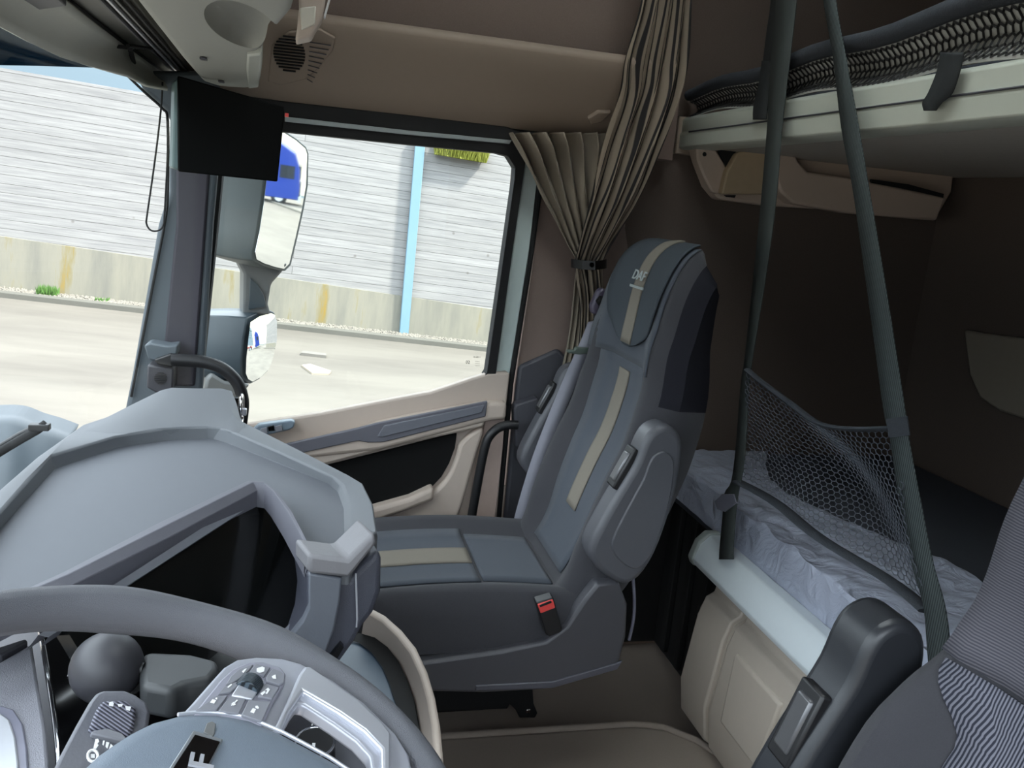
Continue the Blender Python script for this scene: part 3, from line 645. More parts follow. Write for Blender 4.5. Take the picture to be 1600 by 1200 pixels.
# dished recess cut into the underside
cc = at(380, 44, z=1.655); Vb = []; Fb = []
bmx = bmesh.new(); bmesh.ops.create_uvsphere(bmx, u_segments=32, v_segments=16, radius=1)
for vv in bmx.verts:
    Vb.append(cc + Vector((vv.co.x * .048, vv.co.y * .19, vv.co.z * .05)))
Fb = [[q_.index for q_ in ff.verts] for ff in bmx.faces]; bmx.free()
cut = put('cutter', Vb, Fb, HG)
md = body.modifiers.new('cut', 'BOOLEAN'); md.object = cut; md.operation = 'DIFFERENCE'; md.solver = 'EXACT'
bpy.context.view_layer.update()
me2 = bpy.data.meshes.new_from_object(body.evaluated_get(bpy.context.evaluated_depsgraph_get()))
body.modifiers.clear(); body.data = me2; bpy.data.objects.remove(cut)
for p_ in me2.polygons: p_.use_smooth = True
me2.set_sharp_from_angle(angle=math.radians(40))
prism('end_cap', ats([(386, 88), (409, 86), (408, 112), (404, 137), (388, 139), (385, 112)], z=1.648), (0, 0, .02), mat('pale end cap', (158, 160, 152), .5), cs, bevel=.004)
for a, c_ in ((318, 92), (346, 128)):
    box('screw', at(a, c_, z=1.652), (.012, .02, .004), CHAR, cs, bevel=.001)
bx_ = thing('overhead_switch_panel', 'small beige switch box hanging beside the grey overhead console', 'switch panel', at(488, 30, y=1.35))
prism('switch_housing', ats([(466, -30), (467, 12), (464, 45), (461, 63), (487, 57), (492, 46), (503, 28), (508, 0), (512, -30)], y=1.35), (0, .05, .0), BEIGE, bx_, bevel=.004)
prism('switch_cover', ats([(468, 12), (494, 9), (492, 38), (471, 47)], y=1.345), (0, .008, 0), mat('pale cover', (200, 196, 184), .5), bx_, bevel=.002)
prism('bright_edge', ats([(506, 24), (514, -5), (517, -5), (508, 27)], y=1.36), (0, .02, 0), WHITE, bx_)

# ---- mirror display on the pillar
mo = thing('pillar_monitor', 'large black upright monitor screen mounted on the windscreen pillar', 'monitor', at(350, 280, y=2.05))
c4 = [(278, 118), (444, 166), (445, 178), (434, 284), (356, 276), (279, 268)]
pts = ats(c4, y=2.05)
prism('monitor_screen', pts, (-.004, .012, 0), MONI, mo, bevel=.003)
prism('monitor_case', [p_ + Vector((0, .011, 0)) for p_ in ats([(272, 128), (280, 120), (444, 168), (433, 282), (280, 266), (268, 262)], y=2.05)], (-.012, .03, 0), mat('case greenish grey', (96, 116, 116), .3), mo, bevel=.004)
box('red_tab', at(448, 180, y=2.06), (.008, .012, .008), RED, mo)

# ================================================================== DASHBOARD
da = thing('dashboard', 'large grey dashboard with recessed top, screen hood and side facia', 'dashboard', (-.1, 1.3, .2))
def ring(tab): return [at(a, c_, z=zz) for a, c_, zz in tab]
# corresponding rings: outer skirt, outer top edge, rim inner edge, inlay edge
outT = [(-200, 1010, .93), (-80, 830, .93), (0, 764, .93), (60, 712, .93), (128, 664, .93), (201, 640, .935), (262, 634, .94), (330, 632, .94), (372, 655, .935), (450, 694, .93), (545, 742, .93), (567, 755, .93), (583, 787, .928), (590, 834, .925), (545, 880, .915), (490, 874, .915)]
rimI = [(-200, 1100, .93), (-60, 880, .93), (0, 801, .93), (36, 760, .93), (78, 712, .93), (178, 682, .932), (265, 668, .932), (337, 667, .932), (360, 673, .932), (440, 708, .93), (519, 745, .925), (534, 757, .92), (547, 790, .915), (549, 834, .91), (530, 857, .908), (486, 855, .908)]
inlE = [(-200, 1150, .905), (-60, 905, .905), (0, 828, .905), (40, 782, .905), (85, 733, .905), (188, 698, .907), (268, 688, .907), (330, 685, .907), (351, 691, .907), (432, 722, .907), (513, 756, .905), (528, 769, .905), (537, 795, .905), (538, 832, .905), (527, 856, .905), (484, 853, .905)]
rO, rI, rE = ring(outT), ring(rimI), ring(inlE)
sk = [p_ + Vector((.0, .0, -.22)) for p_ in rO]
sk2 = [p_ + Vector((0, 0, -.035)) for p_ in rO]
def strip(name, ringsx, m, par, **k):
    return loft(name, ringsx, m, par, cap=False, closed=False, **k)
o = strip('dash_rim', [sk2, [a_.lerp(b_, .5) + Vector((0, 0, -.004)) for a_, b_ in zip(sk2, rO)], rO, [a_.lerp(b_, .5) + Vector((0, 0, .002)) for a_, b_ in zip(rO, rI)], rI, rE], DASH, da, bevel=.004, smooth=30)
cen = [at(-200, 1200, z=.9)]
prism('dash_inlay', rE + ring([(480, 858, .905), (464, 826, .905), (450, 800, .905), (428, 772, .905), (411, 760, .905), (390, 758, .905), (250, 826, .905), (101, 905, .905), (39, 938, .905), (-100, 1010, .905)]), (0, 0, -.02), DASHTOP, da, smooth=0)
# raised corner pod with vent
pod = [(120, 672, .925), (160, 655, .94), (205, 632, .955), (252, 609, .97), (268, 605, .975), (310, 606, .975), (345, 606, .975), (362, 610, .97), (370, 630, .955), (375, 650, .94), (381, 664, .932)]
podb = [(130, 690, .925), (170, 682, .93), (200, 678, .932), (225, 674, .932), (240, 671, .932), (280, 668, .932), (320, 667, .932), (345, 669, .932), (358, 673, .932), (372, 677, .932), (384, 676, .93)]
P1, P2 = ring(pod), ring(podb)
loft('corner_pod', [[p_ + Vector((-.01, .02, -.2)) for p_ in P1], P1, [a_.lerp(b_, .5) + Vector((0, 0, .006)) for a_, b_ in zip(P1, P2)], P2, [p_ + Vector((0, 0, -.05)) for p_ in P2]], DASH, da, cap=False, closed=False, bevel=.003)
# side vent in the pod
vc = at(373, 640, y=1.98)
V, Fc = tubeg([vc + Vector((0.006, 0.035 * math.cos(a) * .9, .034 * math.sin(a))) for a in [2 * PI * k / 28 for k in range(28)]], .004, 8, closed=True)
vt = put('side_vent', V, Fc, CHROME, da, smooth=60)
prism('vent_core', [vc + Vector((.0, .032 * math.cos(a) * .9, .031 * math.sin(a))) for a in [2 * PI * k / 24 for k in range(24)]], (-.01, 0, 0), GLOSS, vt)
box('vent_tab', vc + Vector((.012, -.004, -.004)), (.012, .014, .016), SILV, vt, bevel=.002)
# hood over the screen
ho = [(-60, 960, .93), (39, 921, .935), (101, 893, .94), (250, 816, .945), (388, 751, .95), (411, 752, .95), (431, 766, .948), (455, 797, .942), (474, 833, .935), (490, 866, .925)]
hi = [(-40, 985, .925), (60, 935, .93), (112, 915, .932), (262, 841, .935), (402, 766, .938), (414, 768, .938), (424, 780, .935), (444, 812, .928), (462, 845, .92), (476, 870, .912)]
H1, H2 = ring(ho), ring(hi)
loft('screen_hood', [[p_ + Vector((-.012, .02, -.045)) for p_ in H1], [p_ + Vector((-.004, .006, -.012)) for p_ in H1], H1, [a_.lerp(b_, .5) + Vector((0, 0, .006)) for a_, b_ in zip(H1, H2)], H2, [p_ + Vector((0, 0, -.03)) for p_ in H2]], mat('hood grey', (84, 84, 92), .6, bump=.3, bscale=900), da, cap=False, closed=False, bevel=.002)
# the infotainment screen leans back under the hood
SA, SB, SC = at(184, 923, z=.905), at(403, 781, z=.912), at(471, 948, z=.80)
SN = (SB - SA).cross(SC - SA).normalized()
if SN.y > 0: SN = -SN
def sc(pts, off=0.0): return [atp(a, c_, SA + SN * off, SN) for a, c_ in pts]
ic = da
prism('screen_glass', sc([(100, 978), (184, 925), (403, 783), (414, 781), (424, 786), (432, 796), (472, 874), (471, 948), (462, 965), (437, 992), (400, 1040), (150, 1060)], .004), -SN * .02, SCREEN, ic, smooth=0)
fr_o = [(60, 992), (165, 922), (396, 773), (412, 771), (428, 778), (440, 795), (481, 872), (480, 952), (470, 973), (440, 1002)]
fr_i = [(75, 996), (184, 925), (403, 783), (414, 781), (424, 786), (432, 796), (472, 874), (471, 948), (462, 965), (432, 995)]
a_, b__ = sc(fr_o, .012), sc(fr_i, .008)
loft('screen_frame', [[p_ - SN * .03 for p_ in a_], a_, b__, [p_ - SN * .02 for p_ in b__]], mat('frame grey', (120, 122, 130), .4, metal=.2), ic, cap=False, closed=False, smooth=30)
# lower facia right of the screen
fp = ats([(481, 893), (546, 904), (591, 858), (597, 874), (596, 925), (584, 958), (568, 978), (553, 1006), (528, 1040), (490, 1080), (420, 1060), (440, 1002), (470, 973), (480, 952)], y=1.17)
prism('side_facia', fp, (-.03, .25, -.03), mat('facia slate plastic', (58, 60, 70), .45, bump=.5, bscale=700), da, bevel=.01, seg=3)
prism('facia_front', ats([(482, 896), (534, 904), (531, 940), (522, 985), (505, 1030), (447, 1003), (472, 972), (482, 950)], y=1.155), (0, .02, 0), mat('facia grey', (88, 92, 100), .5, bump=.2), da, bevel=.003)
prism('rim_nose', [p_ for p_ in ats([(482, 866), (543, 874), (585, 832), (590, 850), (546, 904), (482, 897)], y=1.145)], (-.02, .06, 0), mat('nose grey', (108, 107, 110), .6, bump=.2), da, bevel=.006)
prism('rim_nose', [at(543, 875, y=1.145), at(590, 830, y=1.25), at(590, 846, y=1.25), at(546, 905, y=1.145)], (-.03, .02, 0), DASH, da, bevel=.004)
tube('facia_seam', ats([(556, 896), (557, 930), (558, 968), (557, 980)], y=1.162), .0014, SILV, da, seg=5)
prism('facia_slot', ats([(514, 1028), (532, 1006), (537, 1012), (524, 1034)], y=1.16), (0, .02, 0), GLOSS, da)
# bulk of the dash below the top
prism('dash_body', [(-.5, .1, .70), (-.38, .1, .70), (-.34, .75, .70), (-.2, 1.25, .70), (-.06, 1.36, .70), (-.02, 1.5, .70), (-.16, 1.9, .70), (-.2, 2.3, .70), (-.42, 2.3, .70), (-.5, 1.4, .70)], (0, 0, -.69), CHAR2, da, bevel=.01)
# tray of the lower console
tr = thing('console_tray', 'beige lipped oval storage tray low beside the dashboard', 'tray', at(600, 1080, z=.5))
to = [(576, 948), (602, 962), (628, 985), (650, 1012), (668, 1050), (680, 1090), (688, 1135), (694, 1200), (694, 1290)]
ti = [(571, 956), (597, 971), (621, 994), (641, 1020), (657, 1055), (668, 1095), (675, 1135), (680, 1200), (680, 1290)]
tj = [(564, 996), (588, 1003), (608, 1018), (625, 1040), (638, 1068), (649, 1100), (658, 1150), (664, 1200), (664, 1290)]
TO = [at(a, c_, z=.62) for a, c_ in to]; TI = [at(a, c_, z=.62) for a, c_ in ti]; TJ = [at(a, c_, z=.56) for a, c_ in tj]
loft('tray_lip', [[p_ + Vector((.02, .01, -.4)) for p_ in TO], TO, [a_.lerp(b_, .5) + Vector((0, 0, .004)) for a_, b_ in zip(TO, TI)], TI, TJ], BEIGE, tr, cap=False, closed=False, bevel=.003)
prism('tray_liner', TJ + [at(450, 1290, z=.56), at(480, 1060, z=.56), at(530, 990, z=.56)], (0, 0, -.012), mat('blue grey rubber liner', (66, 82, 98), .5), tr, bevel=.003)
tk = [p_ + Vector((-.012, -.004, .006)) for p_ in TJ]
loft('liner_wall', [TJ, [p_ + Vector((-.004, 0, .01)) for p_ in TJ], [p_ + Vector((-.035, -.008, .004)) for p_ in TJ]], MATTE, tr, cap=False, closed=False)

# ================================================================== STEERING WHEEL
WT = math.radians(18); WC = Vector((-.09, .56, 1.03))
WU = Vector((math.cos(WT), 0, -math.sin(WT))); WV = Vector((0, 1, 0)); WN = Vector((math.sin(WT), 0, math.cos(WT)))
def wp3(a, c_, h=0.0): return WC + WU * a + WV * c_ + WN * h
def wx(pts, h=0.0): return [atp(a, c_, WC + WN * h, WN) for a, c_ in pts]
sw_ = thing('steering_wheel', 'grey leather steering wheel with silver spokes at the lower left', 'steering wheel', WC)
V = []; Fc = []; NR = 96; NS = 16
for i in range(NR):
    th = 2 * PI * i / NR
    grip = 1 + .13 * math.exp(-((th - 1.25) / .2) ** 2) + .13 * math.exp(-((th - (PI - 1.25 + 2 * PI * 0)) / .2) ** 2)
    for k in range(NS):
        ph = 2 * PI * k / NS
        rr = .2235 + .0178 * grip * math.cos(ph); V.append(wp3(rr * math.cos(th), rr * math.sin(th), .0195 * grip * math.sin(ph)))
for i in range(NR):
    for k in range(NS): Fc.append([i * NS + k, i * NS + (k + 1) % NS, ((i + 1) % NR) * NS + (k + 1) % NS, ((i + 1) % NR) * NS + k])
put('wheel_rim', V, Fc, LEATH, sw_, smooth=80)
# airbag cover: domed rounded shape symmetric about the wheel's own axis
def padpt(th, s_):
    a = .128 * math.cos(th); c_ = .078 * math.sin(th)
    a = .045 + (abs(math.cos(th)) ** .8) * (.098 if math.cos(th) > 0 else .098) * (1 if math.cos(th) > 0 else -1)
    c_ = (abs(math.sin(th)) ** .8) * .086 * (1 if math.sin(th) > 0 else -1)
    return a * 1.0, c_
cov = [(60, 1290), (100, 1235), (135, 1200), (154, 1182), (175, 1167), (197, 1153), (216, 1143), (235, 1134), (276, 1123), (300, 1121), (325, 1121), (356, 1124), (387, 1130), (437, 1151), (475, 1171), (512, 1191), (531, 1202), (575, 1240), (600, 1290), (560, 1420), (300, 1500), (60, 1420)]
c0 = wx(cov, .02); cen = sum(c0, Vector()) / len(c0)
loft('airbag_cover', [[p_ - WN * .04 for p_ in c0], c0, [cen + (p_ - cen) * .97 + WN * .003 for p_ in c0], [cen + (p_ - cen) * .8 + WN * .006 for p_ in c0], [cen + (p_ - cen) * .3 + WN * .008 for p_ in c0]], PADM, sw_, smooth=60)
tube('chrome_line', [p_ + WN * .003 for p_ in wx([(276, 1122), (300, 1119), (325, 1119), (356, 1121), (387, 1127), (437, 1148), (475, 1168), (512, 1188), (545, 1210), (580, 1240)], .02)], .0016, SILV, sw_, seg=6)
# badge
bh = .0265
def wb(pts, h): return wx(pts, h)
bd = prism('badge_frame', wx([(300, 1146), (347, 1160), (306, 1240), (240, 1240)], bh), WN * .003, mat('badge rim', (150, 154, 158), .3, metal=.6), sw_, bevel=.001)
prism('badge_plate', wx([(304, 1150), (343, 1161), (304, 1236), (248, 1236)], bh + .003), WN * .0012, GLOSS, bd)
prism('badge_tab', wx([(317, 1147), (322, 1133), (330, 1130), (336, 1134), (334, 1150), (331, 1155)], bh - .0005), WN * .002, OUTL, bd, bevel=.0005)
pF = atp(303, 1183, WC + WN * (bh + .005), WN)
pF = atp(321, 1172, WC + WN * (bh + .005), WN)
M4 = frame(pF - WV * .038, WV, -WU)
text('badge_letters', 'DAF', M4, .024, SILV, bd, depth=.0008, sx=1.45)
# right spoke, seen from the driver's window
spk = [(274, 1126), (300, 1098), (330, 1064), (350, 1042), (370, 1030), (400, 1026), (440, 1028), (470, 1036), (520, 1062), (570, 1098), (619, 1146), (640, 1180), (650, 1230), (590, 1230), (583, 1210), (578, 1180), (556, 1156), (520, 1130), (476, 1101), (467, 1100), (458, 1112), (437, 1152), (387, 1132), (325, 1122)]
prism('spoke', wx(spk, .016), -WN * .012, mat('spoke grey silver', (170, 172, 182), .35, metal=.35), sw_, bevel=.004, seg=3)
prism('bright_spoke_frame', wx([(476, 1040), (484, 1040), (520, 1064), (560, 1092), (600, 1130), (612, 1146), (612, 1230), (598, 1230), (597, 1168), (570, 1140), (530, 1112), (474, 1078), (452, 1112), (436, 1150), (424, 1146), (446, 1100), (468, 1052)], .0215), -WN * .01, SILV, sw_, bevel=.003, seg=3)
bpn = prism('button_panel', wx([(300, 1118), (345, 1062), (362, 1046), (388, 1034), (412, 1034), (438, 1042), (447, 1053), (446, 1066), (426, 1100), (410, 1134), (380, 1124), (340, 1116)], .023), -WN * .006, mat('button bezel', (136, 136, 148), .45), sw_, bevel=.0015)
btns = [[(360, 1056), (374, 1044), (398, 1036), (386, 1052), (372, 1062), (362, 1068), (352, 1070)],
        [(400, 1036), (424, 1042), (414, 1056), (388, 1050)],
        [(426, 1043), (441, 1049), (446, 1056), (445, 1066), (438, 1070), (416, 1064), (415, 1057)],
        [(350, 1072), (370, 1064), (376, 1068), (360, 1082), (340, 1084)],
        [(414, 1067), (438, 1073), (426, 1092), (402, 1088)],
        [(304, 1110), (338, 1086), (358, 1085), (339, 1110)],
        [(340, 1111), (359, 1086), (386, 1091), (374, 1116)],
        [(376, 1117), (388, 1092), (425, 1095), (410, 1128)]]
for q_ in btns:
    cx_ = sum(a for a, c_ in q_) / len(q_); cy_ = sum(c_ for a, c_ in q_) / len(q_)
    q2 = [(cx_ + (a - cx_) * .94, cy_ + (c_ - cy_) * .94) for a, c_ in q_]
    bt = prism('button', wx(q2, .0255), -WN * .003, BTN, bpn, bevel=.0007)
def icon(shape, px_, py_, s_=1.0):
    for q_ in shape:
        prism('icon', wx([(px_ + a * s_, py_ + c_ * s_) for a, c_ in q_], .0262), -WN * .0005, WHITE, bpn, smooth=0)
icon([[(-6, -2), (3, -5), (7, -3), (6, 3), (-1, 5), (-6, 3)]], 407, 1046, .95)
icon([[(-5, -1), (2, -4), (3, 4), (-3, 3)]], 429, 1057, .8)
icon([[(-8, 3), (-2, -1), (0, 1), (-5, 6)], [(-1, -2), (4, -6), (7, -3), (3, 4), (0, 3), (3, -1), (2, -3)]], 415, 1080, .95)
icon([[(-6, 2), (-2, -3), (4, -1), (1, 4)], [(3, -5), (6, -6), (6, -3)]], 334, 1095, .9)
icon([[(-6, 4), (5, -6), (7, -5), (-4, 5)], [(-5, 1), (-1, -2), (3, 3), (-1, 5)]], 366, 1098, .8)
icon([[(-7, 4), (-3, -2), (2, 0), (-1, 6)], [(2, -3), (4, -6), (6, -5), (4, -2)], [(2, -6), (7, -3), (6, -1), (1, -4)]], 398, 1108, .95)
icon([[(-5, 2), (1, -3), (5, -4), (1, 2), (-2, 5)]], 382, 1047, .7)
icon([[(-5, 3), (3, -4), (5, -2), (-2, 4)]], 359, 1071, .7)
sc_c = atp(388, 1074, WC + WN * .022, WN)
ax = (atp(400, 1058, WC, WN) - atp(376, 1090, WC, WN)).normalized()
V, Fc = [], []
perp = ax.cross(WN).normalized()
for j, t_ in enumerate((-.0085, -.0075, .0075, .0085)):
    rr = .0095 if j in (1, 2) else .0085
    for k in range(20):
        an = 2 * PI * k / 20; V.append(sc_c + ax * t_ + perp * rr * math.cos(an) * 1.1 + WN * rr * math.sin(an))
for j in range(3):
    for k in range(20): Fc.append([j * 20 + k, j * 20 + (k + 1) % 20, (j + 1) * 20 + (k + 1) % 20, (j + 1) * 20 + k])
Fc += [list(range(20)), [60 + k for k in range(20)]]
prism('scroll_surround', wx([(381, 1056), (414, 1062), (395, 1092), (362, 1086)], .026), -WN * .003, SILV, bpn, bevel=.001)
put('scroll_wheel', V, Fc, stripes('ribbed roller', (22, 26, 30), (64, 74, 82), 160, 'Y', rough=.35), bpn, smooth=40)

# stalks and the panel behind the wheel
st = thing('column_stalk', 'grey column stalk with a knurled ring and white wiper symbols', 'stalk', at(150, 1150, z=.93))
SP = Vector((-.15, .75, .955)); SNn = Vector((.25, -.25, .93)).normalized()
def sx_(pts, h=0.0): return [atp(a, c_, SP + SNn * h, SNn) for a, c_ in pts]
prism('stalk_body', sx_([(70, 1230), (96, 1175), (120, 1130), (140, 1095), (150, 1082), (162, 1077), (196, 1077), (212, 1084), (230, 1096), (236, 1112), (232, 1135), (218, 1152), (190, 1190), (170, 1240)]), -SNn * .03, mat('stalk grey', (98, 99, 106), .5, bump=.2), st, bevel=.008, seg=3)
prism('stalk_ring', sx_([(150, 1108), (160, 1094), (196, 1092), (214, 1106), (210, 1135), (201, 1150), (172, 1136), (138, 1140)], .005), -SNn * .01, stripes('knurled ring', (60, 60, 70), (140, 140, 154), 130, 'DIAGONAL', rough=.5, bump=.8), st, bevel=.003)
prism('stalk_collar', sx_([(143, 1142), (168, 1137), (190, 1144), (199, 1153), (194, 1158), (142, 1146)], .005), -SNn * .01, BTN, st, bevel=.002)
def sicon(q_): prism('stalk_symbol', sx_(q_, .0062), -SNn * .0006, WHITE, st, smooth=0)
for q_ in ([(170, 1102), (171, 1097), (176, 1096), (178, 1099), (177, 1103)], [(184, 1100), (192, 1100), (191, 1103), (186, 1104)], [(196, 1103), (205, 1104), (203, 1110), (197, 1108)],
           [(146, 1169), (149, 1155), (153, 1154), (155, 1158), (152, 1162), (154, 1164), (150, 1170)], [(160, 1163), (161, 1157), (164, 1157), (162, 1164)], [(165, 1166), (166, 1159), (171, 1160), (168, 1169)], [(170, 1171), (173, 1162), (178, 1167), (172, 1174)]): sicon(q_)
V, Fc = tubeg([SP + (p_ - SP) for p_ in sx_([(145 + 8 * math.cos(a), 1181 + 9 * math.sin(a)) for a in [2 * PI * k / 16 for k in range(16)]], .007)], .0012, 6, closed=True)
put('stalk_symbol', V, Fc, WHITE, st); sicon([(142, 1178), (148, 1178), (148, 1184), (142, 1184)])
kn = thing('round_stalk_knob', 'dark grey ball shaped knob behind the steering wheel rim', 'knob', at(165, 1045, z=.86))
kc = at(167, 1043, z=.87); V = []; bmx = bmesh.new(); bmesh.ops.create_uvsphere(bmx, u_segments=28, v_segments=16, radius=.041)
V = [kc + Vector((vv.co.x, vv.co.y * 1.05, vv.co.z)) for vv in bmx.verts]; Fc = [[q_.index for q_ in ff.verts] for ff in bmx.faces]; bmx.free()
put('knob_ball', V, Fc, mat('knob plastic', (50, 50, 55), .5), kn, smooth=80)
tube('knob_pin', [kc + (at(205, 1045, z=.87) - kc) * .8, at(225, 1046, z=.87)], .008, BLACK, kn)
pl = prism('lever_pod', [at(a, c_, z=.875) for a, c_ in ((222, 1020), (238, 1017), (300, 1020), (340, 1030), (342, 1044), (330, 1060), (288, 1068), (268, 1079), (220, 1070), (218, 1048))], (0, 0, -.04), mat('pod grey', (50, 52, 54), .5), None, bevel=.008, seg=3)
tag(pl, 'dark angular lever pod beside the round knob behind the wheel', 'lever')
cl = da
prism('cluster_panel', [at(a, c_, z=.82) for a, c_ in ((58, 960), (400, 960), (430, 1060), (300, 1300), (95, 1300), (94, 1190), (80, 1080))], (0, 0, -.03), GLOSS, cl, bevel=.003)
tube('chrome_edge', spline([at(a, c_, z=.838) for a, c_ in ((62, 985), (66, 1005), (75, 1060), (83, 1110), (89, 1160), (91, 1200), (90, 1260))], 4), .0028, CHROME, cl, seg=6)
text('park_letter', 'P', frame(at(118, 1053, z=.8215), (0, 1, 0), (-1, 0, 0)), .022, WHITE, cl, depth=.0003)
dl = da
prism('facia_panel', [at(a, c_, z=.835) for a, c_ in ((-120, 1060), (0, 1034), (50, 1004), (54, 1030), (62, 1080), (72, 1140), (77, 1200), (76, 1300), (-120, 1300))], (0, 0, -.04), mat('grained grey', (128, 128, 136), .5, bump=.6, bscale=900), dl, bevel=.004)
prism('facia_insert_rim', [at(a, c_, z=.838) for a, c_ in ((-120, 1100), (0, 1101), (22, 1108), (36, 1130), (43, 1170), (45, 1210), (45, 1300), (-120, 1300))], (0, 0, -.006), mat('insert rim grey', (116, 116, 130), .4), dl, bevel=.002)
prism('facia_insert', [at(a, c_, z=.841) for a, c_ in ((-120, 1110), (0, 1113), (15, 1124), (24, 1150), (29, 1190), (30, 1300), (-120, 1300))], (0, 0, -.006), mat('pale insert', (170, 172, 178), .3), dl, bevel=.002)
prism('facia_step', [at(a, c_, z=.84) for a, c_ in ((-60, 1000), (0, 1024), (44, 1001), (40, 997), (0, 1010))], (0, 0, -.03), CHAR2, dl, bevel=.003)
# heater panel seen through the spoke opening
hp = da
HPz = .72
prism('panel_plate', [at(a, c_, z=HPz) for a, c_ in ((430, 1080), (520, 1090), (600, 1180), (590, 1300), (400, 1300), (420, 1180))], (0, 0, -.03), mat('panel charcoal', (58, 58, 66), .5), hp, bevel=.003)
kc = at(492, 1163, z=HPz + .02)
V, Fc = [], []
for j, (rr, hh) in enumerate(((.034, -.02), (.032, .0), (.030, .004), (.001, .004))):
    for k in range(28): V.append(kc + Vector((rr * math.cos(2 * PI * k / 28) * .8, rr * math.sin(2 * PI * k / 28), hh)))
for j in range(3):
    for k in range(28): Fc.append([j * 28 + k, j * 28 + (k + 1) % 28, (j + 1) * 28 + (k + 1) % 28, (j + 1) * 28 + k])
kb = put('rotary_knob', V, Fc, BLACK, hp, smooth=40)
V, Fc = tubeg([kc + Vector((.031 * math.cos(a) * .8, .031 * math.sin(a), .003)) for a in [2 * PI * k / 28 for k in range(28)]], .0022, 6, closed=True)
put('knob_ring', V, Fc, CHROME, kb, smooth=60)
for q_ in ([(486, 1133), (490, 1126), (491, 1127), (488, 1134)], [(508, 1131), (511, 1128), (513, 1133), (511, 1132)], [(515, 1150), (519, 1148), (519, 1152)], [(488, 1161), (493, 1161), (492, 1168), (488, 1166)]):
    prism('panel_mark', [at(a, c_, z=HPz + (.0255 if q_[0] == (488, 1161) else .0006)) for a, c_ in q_], (0, 0, -.0004), WHITE, hp, smooth=0)

# ================================================================== SEATS
SPINE = [(.606, .545), (.640, .60), (.668, .66), (.690, .736), (.722, .83), (.750, .90), (.768, .965), (.783, 1.048), (.783, 1.137), (.789, 1.193), (.800, 1.272), (.820, 1.332), (.852, 1.368), (.890, 1.378)]
def spine(v_):
    k = v_ * (len(SPINE) - 1); i = min(int(k), len(SPINE) - 2); t_ = k - i
    g_ = lambda j: SPINE[min(max(j, 0), len(SPINE) - 1)]
    p0, p1, p2, p3 = g_(i - 1), g_(i), g_(i + 1), g_(i + 2)
    f_ = lambda a, b_, c_, d_: .5 * (2 * b_ + (c_ - a) * t_ + (2 * a - 5 * b_ + 4 * c_ - d_) * t_ * t_ + (3 * b_ - a - 3 * c_ + d_) * t_ ** 3)
    return f_(p0[0], p1[0], p2[0], p3[0]), f_(p0[1], p1[1], p2[1], p3[1])
def halfw(v_): return interp([(0, .245), (.25, .262), (.5, .262), (.62, .245), (.72, .235), (.85, .225), (.93, .20), (.97, .17), (1, .12)], v_)
DRV = [False]
def backpt(u, v_, yc, off=0.0):
    """front surface of the backrest; u -1..1 across, v 0..1 up"""
    x_, z_ = spine(v_); x2, z2 = spine(min(1, v_ + .02)); x1, z1 = spine(max(0, v_ - .02))
    tx, tz = x2 - x1, z2 - z1; L = math.hypot(tx, tz); nx, nz = -tz / L, tx / L
    bol = .045 * sstep(.45, .78, abs(u)) * interp([(0, .4), (.15, 1), (.5, 1), (.68, .55), (.8, .3), (1, 0)], v_)
    edge = -.075 * max(0, (abs(u) - .8) / .2) ** 2.2
    if DRV[0]: bol = sstep(.5, .85, abs(u)) * interp([(0, .085), (.28, .088), (.33, .082), (.40, .06), (.46, .025), (.52, .01), (1, 0)], v_); x_ += .027
    h = bol + edge + off
    return Vector((x_ + nx * h, yc + u * halfw(v_), z_ + nz * h))
def backshell(name, yc, m, parent):
    rings = []; nv = 44; nu = 30
    for j in range(nv + 1):
        v_ = j / nv; fr = [backpt(-1 + 2 * i / nu, v_, yc) for i in range(nu + 1)]
        th = interp([(0, .10), (.3, .14), (.7, .11), (.9, .09), (1, .05)], v_)
        x_, z_ = spine(v_); x2, z2 = spine(min(1, v_ + .02)); x1, z1 = spine(max(0, v_ - .02)); L = math.hypot(x2 - x1, z2 - z1); nx, nz = -(z2 - z1) / L, (x2 - x1) / L
        bk = []
        for i in range(1, 12):
            u = 1 - 2 * i / 12; hw = halfw(v_)
            d_ = th * (1 - abs(u) ** 4 * .5) + .03
            bk.append(Vector((x_ - nx * d_, yc + u * hw * .97, z_ - nz * d_)))
        rings.append(fr + bk)
    o = loft(name, rings, m, parent, smooth=50)
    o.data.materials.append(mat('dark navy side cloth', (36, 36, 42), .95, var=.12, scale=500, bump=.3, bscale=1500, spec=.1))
    N = len(rings[0])
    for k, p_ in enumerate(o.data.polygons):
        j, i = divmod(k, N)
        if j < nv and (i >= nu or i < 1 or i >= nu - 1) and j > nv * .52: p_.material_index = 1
    return o
def backpatch(name, yc, m, parent, uf0, uf1, v0, v1, off, nu=8, nv=24, **k):
    def S(a, c_):
        v_ = lerp(v0, v1, c_); return backpt(lerp(uf0(v_), uf1(v_), a), v_, yc, off)
    V, Fc = gridg(S, nu, nv); V2 = []
    # give the panel an edge that dips into the seat
    n_u = nu + 1; V3 = list(V)
    return put(name, V, Fc, m, parent, recalc=False, smooth=80, solid=.004, **k)
def cz(u, x_):
    # cushion top height
    return .556 + .03 * sstep(.5, .85, abs(u)) - .02 * sstep(.62, .4, x_) * 0 + .012 * math.sin(min(1, max(0, (x_ - .15) / .45)) * PI)
